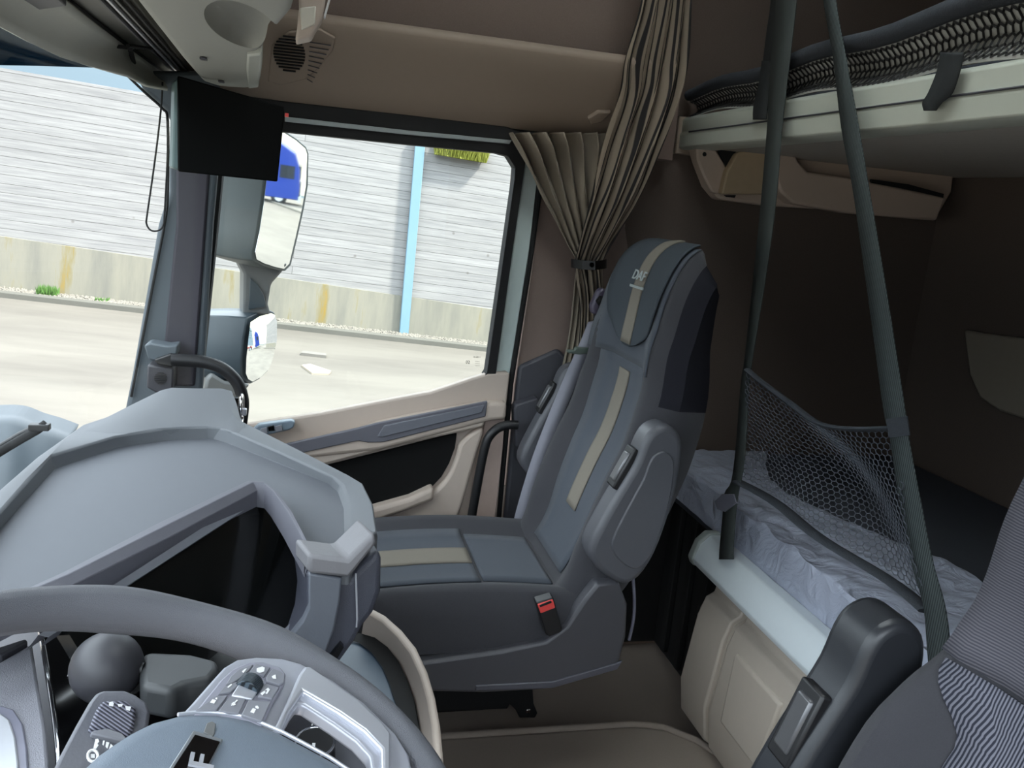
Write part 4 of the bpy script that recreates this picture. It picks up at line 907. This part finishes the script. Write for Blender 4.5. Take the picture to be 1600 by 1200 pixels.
def cushion(name, yc, m, parent):
    rings = []
    for j in range(29):
        x_ = lerp(.115, .66, j / 28)
        hw = .255 * (1 - .55 * max(0, (.2 - x_) / .085) ** 2.5 * .35); drop = .06 * max(0, (.19 - x_) / .075) ** 2
        top = [Vector((x_, yc + u * hw, cz(u, x_) - drop - .055 * max(0, (abs(u) - .84) / .16) ** 2.2)) for u in [-1 + 2 * i / 24 for i in range(25)]]
        bot = [Vector((x_, yc + hw * 1.0, .455)), Vector((x_, yc + hw * .9, .435)), Vector((x_, yc, .43)), Vector((x_, yc - hw * .9, .435)), Vector((x_, yc - hw, .455))]
        rings.append(top + bot)
    return loft(name, rings, m, parent, smooth=50)
def cushpatch(name, yc, m, parent, u0, u1, x0, x1, off, dip=True):
    def S(a, c_):
        x_ = lerp(x0, x1, c_); u = lerp(u0, u1, a); hw = .255 * (1 - .55 * max(0, (.2 - x_) / .085) ** 2.5 * .35)
        return Vector((x_, yc + u * hw, cz(u, x_) - .06 * max(0, (.19 - x_) / .075) ** 2 + off))
    V, Fc = gridg(S, 8, 20); return put(name, V, Fc, m, parent, recalc=False, smooth=80, solid=.004)
ARM = [(.655, .735), (.700, .665), (.735, .650), (.765, .672), (.790, .72), (.800, .80), (.800, .89), (.797, .965), (.780, 1.0), (.748, 1.014), (.722, 1.002), (.706, .975), (.690, .93), (.655, .86), (.618, .775), (.612, .735), (.62, .705)]
def armrest(y0, y1, parent, m, dx=0.0, dz=0.0, name='armrest'):
    # folded up beside the backrest
    prof = [(.612, .74), (.625, .70), (.660, .668), (.700, .650), (.735, .665), (.765, .72), (.785, .80), (.797, .88), (.797, .965), (.782, 1.0), (.752, 1.014), (.722, 1.002), (.706, .975), (.694, .93), (.668, .875), (.640, .815)]
    prof = [(a + dx, c_ + dz) for a, c_ in prof]
    pts = spline([(a, y0, c_) for a, c_ in prof], 3, True)
    o = prism(name, pts, (0, y1 - y0, 0), m, parent, bevel=.014, seg=4)
    s_ = 1 if y1 > y0 else -1
    # raised panel on the near face
    cx_ = sum(a for a, c_ in prof) / len(prof); cz_ = sum(c_ for a, c_ in prof) / len(prof)
    prism('armrest_panel', [(p_.x * .0 + cx_ + .012 + (p_.x - cx_) * .66, y0 - .004 * s_, cz_ - .01 + (p_.z - cz_) * .74) for p_ in pts], (0, .008 * s_, 0), ARMG if m is ARMG else m, o, bevel=.003)
    # latch handle on the front edge
    ym = (y0 + y1) / 2
    A_ = Vector((.660 + dx, ym, .865 + dz)); B_ = Vector((.700 + dx, ym, .955 + dz))
    if m is not ARMG: A_ = Vector((.640 + dx, ym, .80 + dz)); B_ = Vector((.676 + dx, ym, .905 + dz))
    d_ = (B_ - A_).normalized(); nrm = Vector((-d_.z, 0, d_.x))
    w_ = abs(y1 - y0) * .36
    R_ = Matrix((( d_.x, 0, nrm.x), (0, 1, 0), (d_.z, 0, nrm.z)))
    h_ = box('armrest_latch', (A_ + B_) / 2 + nrm * -.002, ((B_ - A_).length, w_ * 1.7, .022), BLACK, o, R=R_, bevel=.004)
    box('latch_grip', (A_ + B_) / 2 + nrm * .007, ((B_ - A_).length * .72, w_ * 1.1, .012), mat('latch satin', (96, 96, 98), .3, metal=.5), h_, R=R_, bevel=.004)
    return o
def seat(name, yc, label, dx, driver=False):
    t = thing(name, label, 'seat', (.45, yc, 0))
    DRV[0] = driver
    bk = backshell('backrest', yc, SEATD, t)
    if not driver:
        pv = lambda a, c_: (lambda v_: lerp(a, c_, v_))
        backpatch('centre_panel', yc, SEATL, bk, lambda v_: -.50 - .1 * math.sin(max(0, v_ - .1) * 3.2), lambda v_: .50 + .1 * math.sin(max(0, v_ - .1) * 3.2), .05, .575, .0035)
        backpatch('shoulder_panel', yc, SEATL, bk, lambda v_: -.82, lambda v_: .82, .575, .955, .0025)
        backpatch('head_pad', yc, mat('head pad cloth', (66, 72, 78), .9, var=.12, scale=500, bump=.35, bscale=1500, spec=.2), bk, lambda v_: -.74 * math.sqrt(max(0, 1 - max(0, (.82 - v_) / .215) ** 2.2)), lambda v_: .74 * math.sqrt(max(0, 1 - max(0, (.82 - v_) / .215) ** 2.2)), .606, 1.0, .010, nu=14, nv=40)
        backpatch('back_stripe', yc, STRIPE, bk, lambda v_: -.14 + .02 * v_, lambda v_: .14 - .02 * v_, .20, .555, .0075)
        backpatch('head_stripe', yc, STRIPE, bk, lambda v_: -.125, lambda v_: .125, .612, 1.0, .0135)
        p0 = backpt(0, .795, yc, .021); pu = backpt(0, .83, yc, .021)
        M4 = frame(p0, (0, 1, 0) if False else (0, -1, 0), pu - p0)
        # reads from the seat's front: reader's left is the far side
        text('head_badge', 'DAF', M4, .034, mat('silver embroidery', (150, 158, 158), .5), bk, depth=.001, sx=1.25)
        q0 = backpt(0, .766, yc, .018)
        put('badge_bar', *boxg(q0, (.003, .085, .006)), MATS['silver embroidery'], bk)
    else:
        backpatch('ribbed_upper', yc, RIBU, bk, lambda v_: -.95, lambda v_: .95, .455, .95, .003, nu=20)
        backpatch('ribbed_lower', yc, RIBL, bk, lambda v_: -.60 - .2 * sstep(.35, .45, v_), lambda v_: .60 + .2 * sstep(.35, .45, v_), .05, .45, .003)
    cu = cushion('seat_cushion', yc, SEATD, t)
    if not driver:
        cushpatch('cushion_panel', yc, SEATL, cu, -.62, .62, .125, .42, .003)
        cushpatch('cushion_rear_panel', yc, SEATL, cu, -.55, .55, .43, .60, .002)
        cushpatch('cushion_stripe', yc, STRIPE, cu, -.17, .17, .125, .42, .0065)
    # base shell
    prof = [(.12, .445), (.278, .447), (.45, .466), (.555, .485), (.60, .52), (.635, .585), (.662, .625), (.712, .63), (.742, .57), (.748, .49), (.738, .41), (.70, .392), (.566, .362), (.42, .362), (.30, .372), (.12, .40)]
    extrude_y('seat_base', prof, yc - .275, yc - .235, BASE, t, bevel=.008, seg=3)
    extrude_y('seat_base', prof, yc + .235, yc + .275, BASE, t, bevel=.008, seg=3)
    box('base_pan', (.42, yc, .405), (.56, .48, .06), BASE, t, bevel=.01)
    extrude_y('base_skirt', [(.40, .372), (.58, .368), (.735, .408), (.745, .43), (.735, .425), (.58, .385), (.40, .385)], yc - .279, yc - .27, mat('bellows edge', (78, 78, 86), .4), t, bevel=.002)
    box('pedestal', (.40, yc + .29, .185), (.30, .2, .37), MATTE, t, bevel=.01)
    am = mat('black armrest plastic', (40, 42, 46), .35, bump=.1, bscale=800) if driver else ARMG
    arm = armrest(yc - .335, yc - .265, t, am)
    arm2 = armrest(yc + .36, yc + .295, t, am) if not driver else armrest(yc + .335, yc + .255, t, am, dx=-.018, dz=-.03)
    return t
ps = seat('cab_seat', 1.94, 'dark grey cloth passenger seat with taupe centre stripe and lettered headrest', 0)
# black floor bracket under the seat
prism('floor_bracket', ats([(678, 1070), (832, 1068), (834, 1100), (840, 1115), (836, 1122), (812, 1122), (806, 1110), (797, 1101), (793, 1108), (684, 1112)], y=2.02), (0, .03, 0), MATTE, ps, bevel=.003)
box('bracket_bolt', at(825, 1110, y=2.015), (.012, .01, .012), CHROME, ps, bevel=.002)
# buckle
bk = thing('belt_buckle', 'black belt buckle with red release button beside the seat cushion', 'buckle', at(860, 990, y=1.655))
prism('buckle_body', ats([(838, 942), (865, 934), (879, 983), (876, 988), (859, 995), (853, 992)], y=1.65), (0, .03, 0), BLACK, bk, bevel=.003)
prism('release_button', ats([(840, 945), (864, 937), (868, 950), (845, 959)], y=1.647), (0, .02, 0), RED, bk, bevel=.002)
prism('buckle_slot', ats([(843, 946), (861, 939), (862, 942), (844, 949)], y=1.645), (0, .01, 0), MATTE, bk)
# seat belt with its guide
sb_ = thing('seat_belt', 'grey lavender seat belt hanging along the passenger seat back', 'seat belt', at(815, 800, y=2.24))
def ribbon(name, pts, wdt, wdir, m, parent=None, th=.002, n_=4):
    P_ = spline(pts, n_); V = []
    for i, p_ in enumerate(P_):
        wd = Vector(wdir(i / (len(P_) - 1)) if callable(wdir) else wdir).normalized() * wdt / 2
        V += [p_ - wd, p_ + wd]
    Fc = [[2 * i, 2 * i + 1, 2 * i + 3, 2 * i + 2] for i in range(len(P_) - 1)]
    return put(name, V, Fc, m, parent, solid=th, recalc=False, smooth=60)
bp_ = ats([(932, 500), (920, 530), (893, 590), (868, 650), (845, 710), (826, 770), (812, 822)], y=2.216)
ribbon('belt_webbing', bp_, .048, (1, -.25, .35), BELT, sb_)
prism('belt_guide', ats([(925, 478), (935, 455), (942, 450), (962, 460), (966, 468), (958, 482), (944, 488), (936, 494), (926, 490)], y=2.17), (0, .03, 0), mat('belt guide plastic', (74, 68, 84), .4), sb_, bevel=.006)
prism('belt_guide_slot', ats([(931, 470), (937, 462), (945, 464), (936, 478)], y=2.166), (0, .01, 0), MATTE, sb_)
prism('belt_clip', ats([(898, 548), (902, 543), (926, 545), (928, 552), (906, 554), (888, 552), (888, 548)], y=2.175), (0, .02, 0), mat('clip green grey', (74, 84, 78), .4), sb_, bevel=.002)
prism('belt_clip', ats([(931, 492), (938, 487), (945, 492), (940, 500), (930, 500)], y=2.172), (0, .02, 0), BLACK, sb_, bevel=.002)
prism('belt_anchor', ats([(800, 818), (818, 820), (818, 829), (800, 828)], y=2.19), (0, .02, 0), BLACK, sb_, bevel=.002)
tag(tube('seat_cable', spline(ats([(988, 893), (991, 930), (990, 965), (983, 1000)], y=1.78), 4), .004, mat('pale cable', (120, 120, 136), .5)), 'thin pale cable hanging down behind the passenger seat', 'cable')

# driver's seat: only its right shoulder, ribbed cloth and folded armrest are in view
ds = seat('cab_seat', .56, 'grey ribbed driver seat at the right edge with black folded armrest', 0, driver=True)

# ================================================================== BUNKS
BX = 1.09
lb = thing('lower_bunk_cabinet', 'beige moulded cabinet under the lower bunk with pale metal rail', 'cabinet', (1.2, 1.2, .05))
y0, y1 = .1, 1.93
pf = [(1.115, .54), (1.115, .47), (1.085, .455), (1.07, .42), (1.045, .22), (1.06, .12), (1.09, .08), (1.25, .08), (1.25, .54)]
extrude_y('cabinet_body', pf, y0, y1, BEIGE3, lb, bevel=.008, seg=3)
def cabp(px_, py_): return at(px_, py_, x=1.05)
# raised end panel and drawer front with sculpted seams
for nm, a_, b_ in (('end_panel', 1.76, 1.915), ('drawer_front', 1.425, 1.745), ('drawer_front', .62, 1.405)):
    pr = [(1.105, .525), (1.095, .475), (1.072, .462), (1.055, .41), (1.032, .22), (1.046, .125), (1.08, .10), (1.12, .12), (1.12, .52)]
    extrude_y(nm, pr, a_ + .004, b_ - .004, BEIGE3, lb, bevel=.006, seg=3)
    if nm == 'drawer_front': prism('drawer_relief', [(1.060, a_ + .05, .42), (1.060, b_ - .05, .42), (1.036, b_ - .07, .24), (1.036, a_ + .07, .24)], (.02, 0, 0), BEIGE3, lb, bevel=.01, seg=3).location = Vector((-.01, 0, 0))
extrude_y('metal_rail', [(1.045, .545), (1.05, .53), (1.075, .535), (1.125, .60), (1.12, .615), (1.085, .615), (1.06, .59)], y0, 1.96, ALU, lb, bevel=.004, seg=3)
extrude_y('rail_end_cap', [(1.040, .545), (1.05, .525), (1.075, .530), (1.128, .60), (1.12, .62), (1.08, .62), (1.055, .595)], 1.955, 1.985, mat('end cap grey', (140, 146, 142), .5), lb, bevel=.006, seg=3)
struct(prism('trim_8', [(1.22, 1.97, -.0), (1.22, 2.5, -.0), (1.22, 2.5, .58), (1.22, 1.97, .58)], (.02, 0, 0), MATTE, smooth=0))
for k in range(4): box('recess_rib', (1.21, 2.05 + .11 * k, .3), (.02, .03, .56), MATTE, bpy.data.objects['trim_8'], bevel=.004).location = Vector((0, 0, 0))
struct(box('trim_10', (1.07, 2.495, .29), (.30, .03, .58), MATTE, smooth=0))
mt = thing('lower_mattress', 'dark grey lower bunk mattress partly under a clear plastic sheet', 'mattress', (1.6, 1.3, .55))
box('mattress_body', (1.595, 1.31, .632), (.92, 2.34, .126), MATT, mt, bevel=.03, seg=4)
def shp(u, q):
    y_ = lerp(.3, 2.44, q); xx = lerp(0, 1, u)
    edge = 1.52 + .13 * math.sin(q * 5.1 + 1) + .06 * math.sin(q * 13)
    if xx < .18: p_ = Vector((lerp(1.122, 1.13, xx / .18), y_, lerp(.606, .70, xx / .18)))
    else: p_ = Vector((lerp(1.13, edge, (xx - .18) / .82), y_, .703))
    nz = noise.noise(p_ * 7) * .02 + noise.noise(p_ * 21) * .009
    p_ += Vector((-.3 * abs(nz) if xx < .18 else 0, 0, abs(nz) * (1 if xx > .1 else .0) + .003))
    return p_
tag(sheet('plastic_sheet', shp, 50, 150, PLAST, solid=0), 'crumpled clear plastic sheet covering the front of the lower mattress', 'plastic sheet')
# upper bunk
ub = thing('upper_bunk', 'upper bunk with pale rail along its front edge', 'bunk', (1.4, 1.3, 1.65))
extrude_y('upper_rail', [(1.085, 1.653), (1.082, 1.69), (1.088, 1.700), (1.086, 1.735), (1.10, 1.745), (1.16, 1.745), (1.16, 1.648), (1.10, 1.648)], .1, 2.50, ALUW, ub, bevel=.003)
tube('rail_groove', [(1.082, .1, 1.696), (1.082, 2.42, 1.696)], .0022, CHAR, ub, seg=6)
box('bunk_board', (1.60, 1.3, 1.675), (.92, 2.40, .045), mat('bunk underside felt', (176, 170, 160), .9, var=.08), ub, bevel=.006)
box('rail_end', (1.115, 2.50, 1.69), (.08, .03, .11), BEIGE2, ub, bevel=.004)
um = box('upper_mattress', (1.62, 1.3, 1.745), (.8, 2.3, .09), MATT, bevel=.03, seg=3)
tag(um, 'dark grey mattress lying on the upper bunk', 'mattress')

def hexnet(name, S, nu, nv, r, m, parent=None, seg=3):
    """honeycomb of round cords over surface S(u, v)"""
    V = []; Fc = []; pts = {}; edges = set()
    def vid(a, c_): return (round(a, 4), round(c_, 4))
    dx = 1.0 / nu; dy = 1.0 / nv
    for j in range(nv + 1):
        for i in range(nu + 1):
            ox = dx * (i + (.5 if j % 2 else 0)); oy = dy * j
            hexv = [(ox + dx * .5 * a, oy + dy * .667 * c_) for a, c_ in ((0, 1), (1, .5), (1, -.5), (0, -1), (-1, -.5), (-1, .5))]
            for k in range(6):
                a, c_ = hexv[k], hexv[(k + 1) % 6]
                if min(a[0], c_[0]) < -.001 or max(a[0], c_[0]) > 1.001 or min(a[1], c_[1]) < -.001 or max(a[1], c_[1]) > 1.001: continue
                ka, kc = vid(*a), vid(*c_); edges.add((min(ka, kc), max(ka, kc)))
    for a, c_ in sorted(edges):
        P0, P1 = S(*a), S(*c_); d_ = (P1 - P0)
        if d_.length < 1e-5: continue
        v_, f_ = tubeg([P0, P1], r, seg, cap=False); o = len(V); V += v_; Fc += [[q_ + o for q_ in ff] for ff in f_]
    return put(name, V, Fc, m, parent, recalc=False, smooth=80)
NETM = mat('net cord grey', (70, 74, 82), .7, var=.1)
NETW = mat('net cord black', (26, 27, 28), .6, var=.1)
BORD = mat('elastic border dark', (46, 50, 56), .8, var=.25, scale=120, bump=.5, bscale=300)
# fall protection net of the lower bunk: two straps with a net between
nt_ = thing('bunk_safety_net', 'safety net with two long grey straps hanging in front of the lower bunk', 'net', (1.07, 1.6, .6))
XN = 1.055
def atx(a, c_, x_=XN): return at(a, c_, x=x_)
ls = [atx(1230, -60), atx(1222, 60), atx(1208, 190), atx(1192, 330), atx(1176, 450), atx(1165, 560), atx(1158, 640), atx(1150, 740), atx(1137, 790), atx(1134, 862)]
wd = lambda a, c_: (at(a[0], a[1], x=XN) - at(c_[0], c_[1], x=XN))
BLKS = mat('black strap webbing', (30, 34, 36), .8, var=.1, scale=900)
def strapw(name, pl, m, par, th=.0025):
    """pl: (px left, px right, py) rows measured in the strap's plane"""
    L = [at(a, c_, x=XN) for a, b_, c_ in pl]; R2 = [at(b_, c_, x=XN) for a, b_, c_ in pl]
    L = spline(L, 4); R2 = spline(R2, 4); V = []
    for a, b_ in zip(L, R2): V += [a, a.lerp(b_, .5), b_]
    Fc = []
    for i in range(len(L) - 1): Fc += [[3 * i, 3 * i + 1, 3 * i + 4, 3 * i + 3], [3 * i + 1, 3 * i + 2, 3 * i + 5, 3 * i + 4]]
    return put(name, V, Fc, m, par, solid=th, recalc=False, smooth=60)
strapw('left_strap', [(1218, 1250, -80), (1213, 1245, 0), (1203, 1231, 120), (1199, 1222, 200), (1189, 1212, 320), (1178, 1197, 430), (1164, 1176, 560), (1158, 1171, 600), (1150, 1165, 700), (1143, 1158, 752), (1133, 1154, 770), (1130, 1150, 800), (1125, 1146, 855), (1124, 1146, 874)], STRAP, nt_)
strapw('right_strap', [(1282, 1302, -80), (1287, 1306, 0), (1302, 1322, 90), (1315, 1342, 200), (1332, 1357, 290), (1348, 1376, 400), (1366, 1397, 530), (1381, 1414, 640), (1392, 1421, 690), (1407, 1440, 790), (1425, 1458, 880), (1443, 1476, 945), (1449, 1485, 1010), (1456, 1494, 1110)], WEB, nt_)
prism('strap_stitching', [at(a, c_, x=XN - .003) for a, c_ in ((1384, 655), (1417, 650), (1421, 680), (1390, 684))], (.002, 0, 0), BORD, nt_)
prism('strap_hook', [at(a, c_, x=XN - .004) for a, c_ in ((1116, 783), (1128, 772), (1146, 772), (1150, 786), (1132, 800), (1120, 796))], (.012, 0, 0), mat('hook grey', (112, 112, 124), .5), nt_, bevel=.002)
c00, c10, c01, c11 = at(1153, 745, x=XN), at(1447, 945, x=XN), at(1174, 578, x=XN), at(1398, 668, x=XN)
def NS_(u, q):
    bottom = c00.lerp(c10, u); top = c01.lerp(c11, u) + Vector((0, 0, -.055 * math.sin(u * PI) ** 1))
    p_ = bottom.lerp(top, q)
    p_.x += .07 * math.sin(u * PI) * math.sin(q * PI * .9 + .2) + .012 * math.sin(u * 9 + q * 5)
    return p_
hexnet('net_mesh', NS_, 34, 26, .0011, NETM, nt_)
ed = [NS_(k / 20, 1) for k in range(21)]; tube('net_top_border', ed, .010, BORD, nt_, flat=.5)
ed = [NS_(k / 20, 0) + Vector((0, 0, -.012)) for k in range(21)]; tube('net_bottom_border', ed, .018, BORD, nt_, flat=.25)
# luggage net along the upper bunk
un = thing('upper_bunk_net', 'dark rolled honeycomb luggage net lying along the upper bunk rail', 'net', (1.08, 1.5, 1.74))
def US(u, q):
    y_ = lerp(.75, 2.47, u); z_ = 1.745 + (.05 + .055 * (1 - u)) * q + .006 * math.sin(u * 23)
    return Vector((1.10 + .035 * math.sin(q * PI) - .01, y_, z_))
hexnet('net_mesh', US, 105, 5, .0024, NETW, un)
sheet('net_backing', lambda u, q: US(u, q) + Vector((.008, 0, 0)), 60, 4, mat('net lining pale', (176, 176, 170), .8), un)
sheet('net_upper_backing', lambda u, q: Vector((1.128 + .03 * q, lerp(.75, 1.9, u), US(lerp(0, .67, u), 1).z + .020 + .05 * q * (1 - u * .7))), 40, 2, MATS['net lining pale'], un)
S2 = [US(k / 24, 1) + Vector((.0, 0, .014)) for k in range(25)]
tube('net_rolled_edge', S2, [.016 + .005 * (1 - k / 24) for k in range(25)], BORD, un, flat=1.0)
hexnet('net_upper_mesh', lambda u, q: Vector((1.12 + .03 * q, lerp(.75, 1.9, u), US(lerp(0, .67, 1 - (1 - u)), 1).z + .025 + .045 * q * (1 - u * .7))), 72, 3, .0022, NETW, un)
for pl, lab in (([(1191, 1216, 95), (1186, 1208, 130), (1178, 1200, 165), (1177, 1197, 187)], 'short black hook and loop strap holding the rolled net, left of the long straps'),
                ([(1470, 1506, 82), (1465, 1500, 110), (1451, 1488, 145), (1442, 1472, 160), (1444, 1462, 173)], 'short black hook and loop strap over the rail, right of the long straps')):
    keep = XN; XN = 1.068
    tag(strapw('net_tie', pl, BLKS, None, .003), lab, 'strap'); XN = keep
keep = XN; XN = 1.075
tag(strapw('ladder_strap', [(1208, 1236, -80), (1205, 1232, 0), (1197, 1222, 60), (1191, 1216, 110)], BLKS, None), 'black strap hanging behind the left long strap above the upper bunk', 'strap'); XN = keep
UNIT = mat('unit beige', (186, 168, 152), 0.65, bump=0.1, bscale=900, var=0.03)
# folding beige unit on the side wall under the upper bunk
wu = thing('wall_reading_unit', 'beige moulded folding holder on the side wall under the upper bunk', 'holder', (1.5, 2.4, 1.5))
ys = 2.42
prism('unit_back', ats([(1086, 230), (1118, 228), (1136, 262), (1146, 270), (1240, 228), (1330, 235), (1492, 268), (1488, 300), (1462, 345), (1330, 330), (1200, 322), (1124, 312), (1108, 292), (1094, 256)], y=ys), (0, .06, 0), UNIT, wu, bevel=.01, seg=3)
prism('unit_arm', ats([(1088, 230), (1116, 228), (1138, 265), (1124, 304), (1112, 300), (1100, 276), (1090, 250)], y=ys - .02), (0, .03, 0), UNIT, wu, bevel=.006)
prism('unit_flap', ats([(1152, 240), (1162, 234), (1196, 232), (1196, 304), (1128, 303), (1136, 268)], y=ys - .05), (0, .03, 0), mat('flap beige', (176, 156, 128), .6), wu, bevel=.005)
prism('unit_shelf', ats([(1216, 222), (1228, 219), (1238, 232), (1248, 252), (1262, 268), (1330, 278), (1478, 308), (1464, 345), (1330, 334), (1240, 318), (1220, 300), (1213, 280)], y=ys - .06), (0, .07, 0), UNIT, wu, bevel=.008, seg=3)
prism('unit_slot', ats([(1362, 280), (1420, 288), (1475, 303), (1474, 309), (1420, 296), (1362, 286)], y=ys - .062), (0, .01, 0), MATTE, wu)
prism('unit_hole', [at(1101 + 3 * math.cos(a), 241 + 3.5 * math.sin(a), y=ys - .022) for a in [2 * PI * k / 14 for k in range(14)]], (0, .006, 0), MATTE, wu)
prism('unit_notch', ats([(1132, 305), (1150, 305), (1148, 309), (1136, 308)], y=ys - .025), (0, .006, 0), MATTE, wu)
prism('unit_recess', ats([(1120, 230), (1158, 232), (1150, 242), (1137, 264)], y=ys - .023), (0, .006, 0), MATTE, wu)
# pocket and seam on the rear wall
pkx = 2.03
prism('rear_wall_pocket', ats([(1505, 515), (1560, 524), (1700, 540), (1700, 720), (1600, 655), (1560, 642), (1530, 622), (1514, 585)], x=pkx), (.03, 0, 0), mat('pocket beige', (140, 130, 116), .8), None, bevel=.008)
tag(bpy.data.objects['rear_wall_pocket'], 'pale beige pocket panel on the dark rear wall of the bunk', 'pocket')

# ================================================================== CURTAINS
def curtain(name, rows, npl, m, parent, ph=0.0, cols=120, push=0.0, nsub=5):
    """rows: (py, px left, px right, plane y, pleat depth)"""
    Lr = [at(a, r_, y=yy) for r_, a, b_, yy, am in rows]; Rr = [at(b_, r_, y=yy) for r_, a, b_, yy, am in rows]
    Lr, Rr = spline(Lr, nsub), spline(Rr, nsub); am = spline([Vector((r_[4], 0, 0)) for r_ in rows], nsub); V = []; uv = []
    nr = len(Lr)
    for j in range(nr):
        A_ = max(0.002, am[j].x)
        for i in range(cols + 1):
            u = i / cols; wv = math.sin(u * npl * 2 * PI + ph + .6 * math.sin(j * .25 + u * 5))
            p_ = Lr[j].lerp(Rr[j], u); wd_ = (Rr[j] - Lr[j])
            p_ = p_ + Vector((0, -A_ * wv, 0)) + wd_ * (.35 / npl) * math.sin(u * npl * 4 * PI + ph) * .35
            V.append(p_); uv.append((u, j / nr))
    Fc = [[j * (cols + 1) + i, j * (cols + 1) + i + 1, (j + 1) * (cols + 1) + i + 1, (j + 1) * (cols + 1) + i] for j in range(nr - 1) for i in range(cols)]
    return put(name, V, Fc, m, parent, solid=.0015, recalc=False, smooth=80, uvs=uv)
cu1 = thing('side_curtain', 'plain taupe pleated curtain gathered from the door window rail', 'curtain', at(900, 600, y=2.34))
curtain('curtain_cloth', [(208, 790, 946, 2.33, .046), (232, 806, 946, 2.33, .046), (262, 822, 944, 2.335, .030), (300, 840, 942, 2.34, .017), (340, 863, 938, 2.345, .013), (380, 884, 935, 2.35, .009), (406, 899, 932, 2.35, .006), (418, 898, 932, 2.35, .006), (432, 897, 936, 2.35, .010), (480, 892, 938, 2.35, .014), (540, 884, 934, 2.35, .014), (600, 872, 926, 2.35, .014), (680, 862, 915, 2.35, .014), (800, 850, 900, 2.35, .014)], 6, CURT, cu1, ph=1.0)
prism('curtain_rail', ats([(770, 190), (1000, 216), (1000, 236), (800, 214)], y=2.39), (0, .03, 0), MATTE, cu1)
cu2 = thing('sleeper_curtain', 'tall line patterned curtain gathered between cab and bunk', 'curtain', at(950, 300, y=2.2))
curtain('curtain_cloth', [(-120, 1010, 1092, 2.20, .02), (0, 998, 1079, 2.20, .02), (90, 974, 1072, 2.20, .02), (150, 966, 1060, 2.20, .02), (225, 942, 1036, 2.205, .019), (300, 924, 1004, 2.21, .017), (360, 908, 968, 2.24, .013), (400, 899, 944, 2.28, .010), (412, 898, 940, 2.29, .008), (430, 900, 942, 2.30, .012), (480, 905, 945, 2.31, .014), (560, 900, 940, 2.32, .014), (640, 890, 930, 2.32, .012)], 4, PATT, cu2, ph=.3)
tb = ats([(893, 411), (915, 414), (946, 412)], y=2.24)
loft('curtain_tie', [[at(a, c_ - 7, y=yy), at(a, c_ + 7, y=yy), at(a, c_ + 7, y=yy + .004), at(a, c_ - 7, y=yy + .004)] for a, c_, yy in ((892, 411, 2.34), (897, 412, 2.27), (910, 414, 2.235), (930, 415, 2.225), (944, 413, 2.26), (948, 412, 2.33))], BLACK, cu2)
prism('tie_button', [at(925 + 3.5 * math.cos(a), 414 + 4 * math.sin(a), y=2.222) for a in [2 * PI * k / 12 for k in range(12)]], (0, .006, 0), GLOSS, cu2)
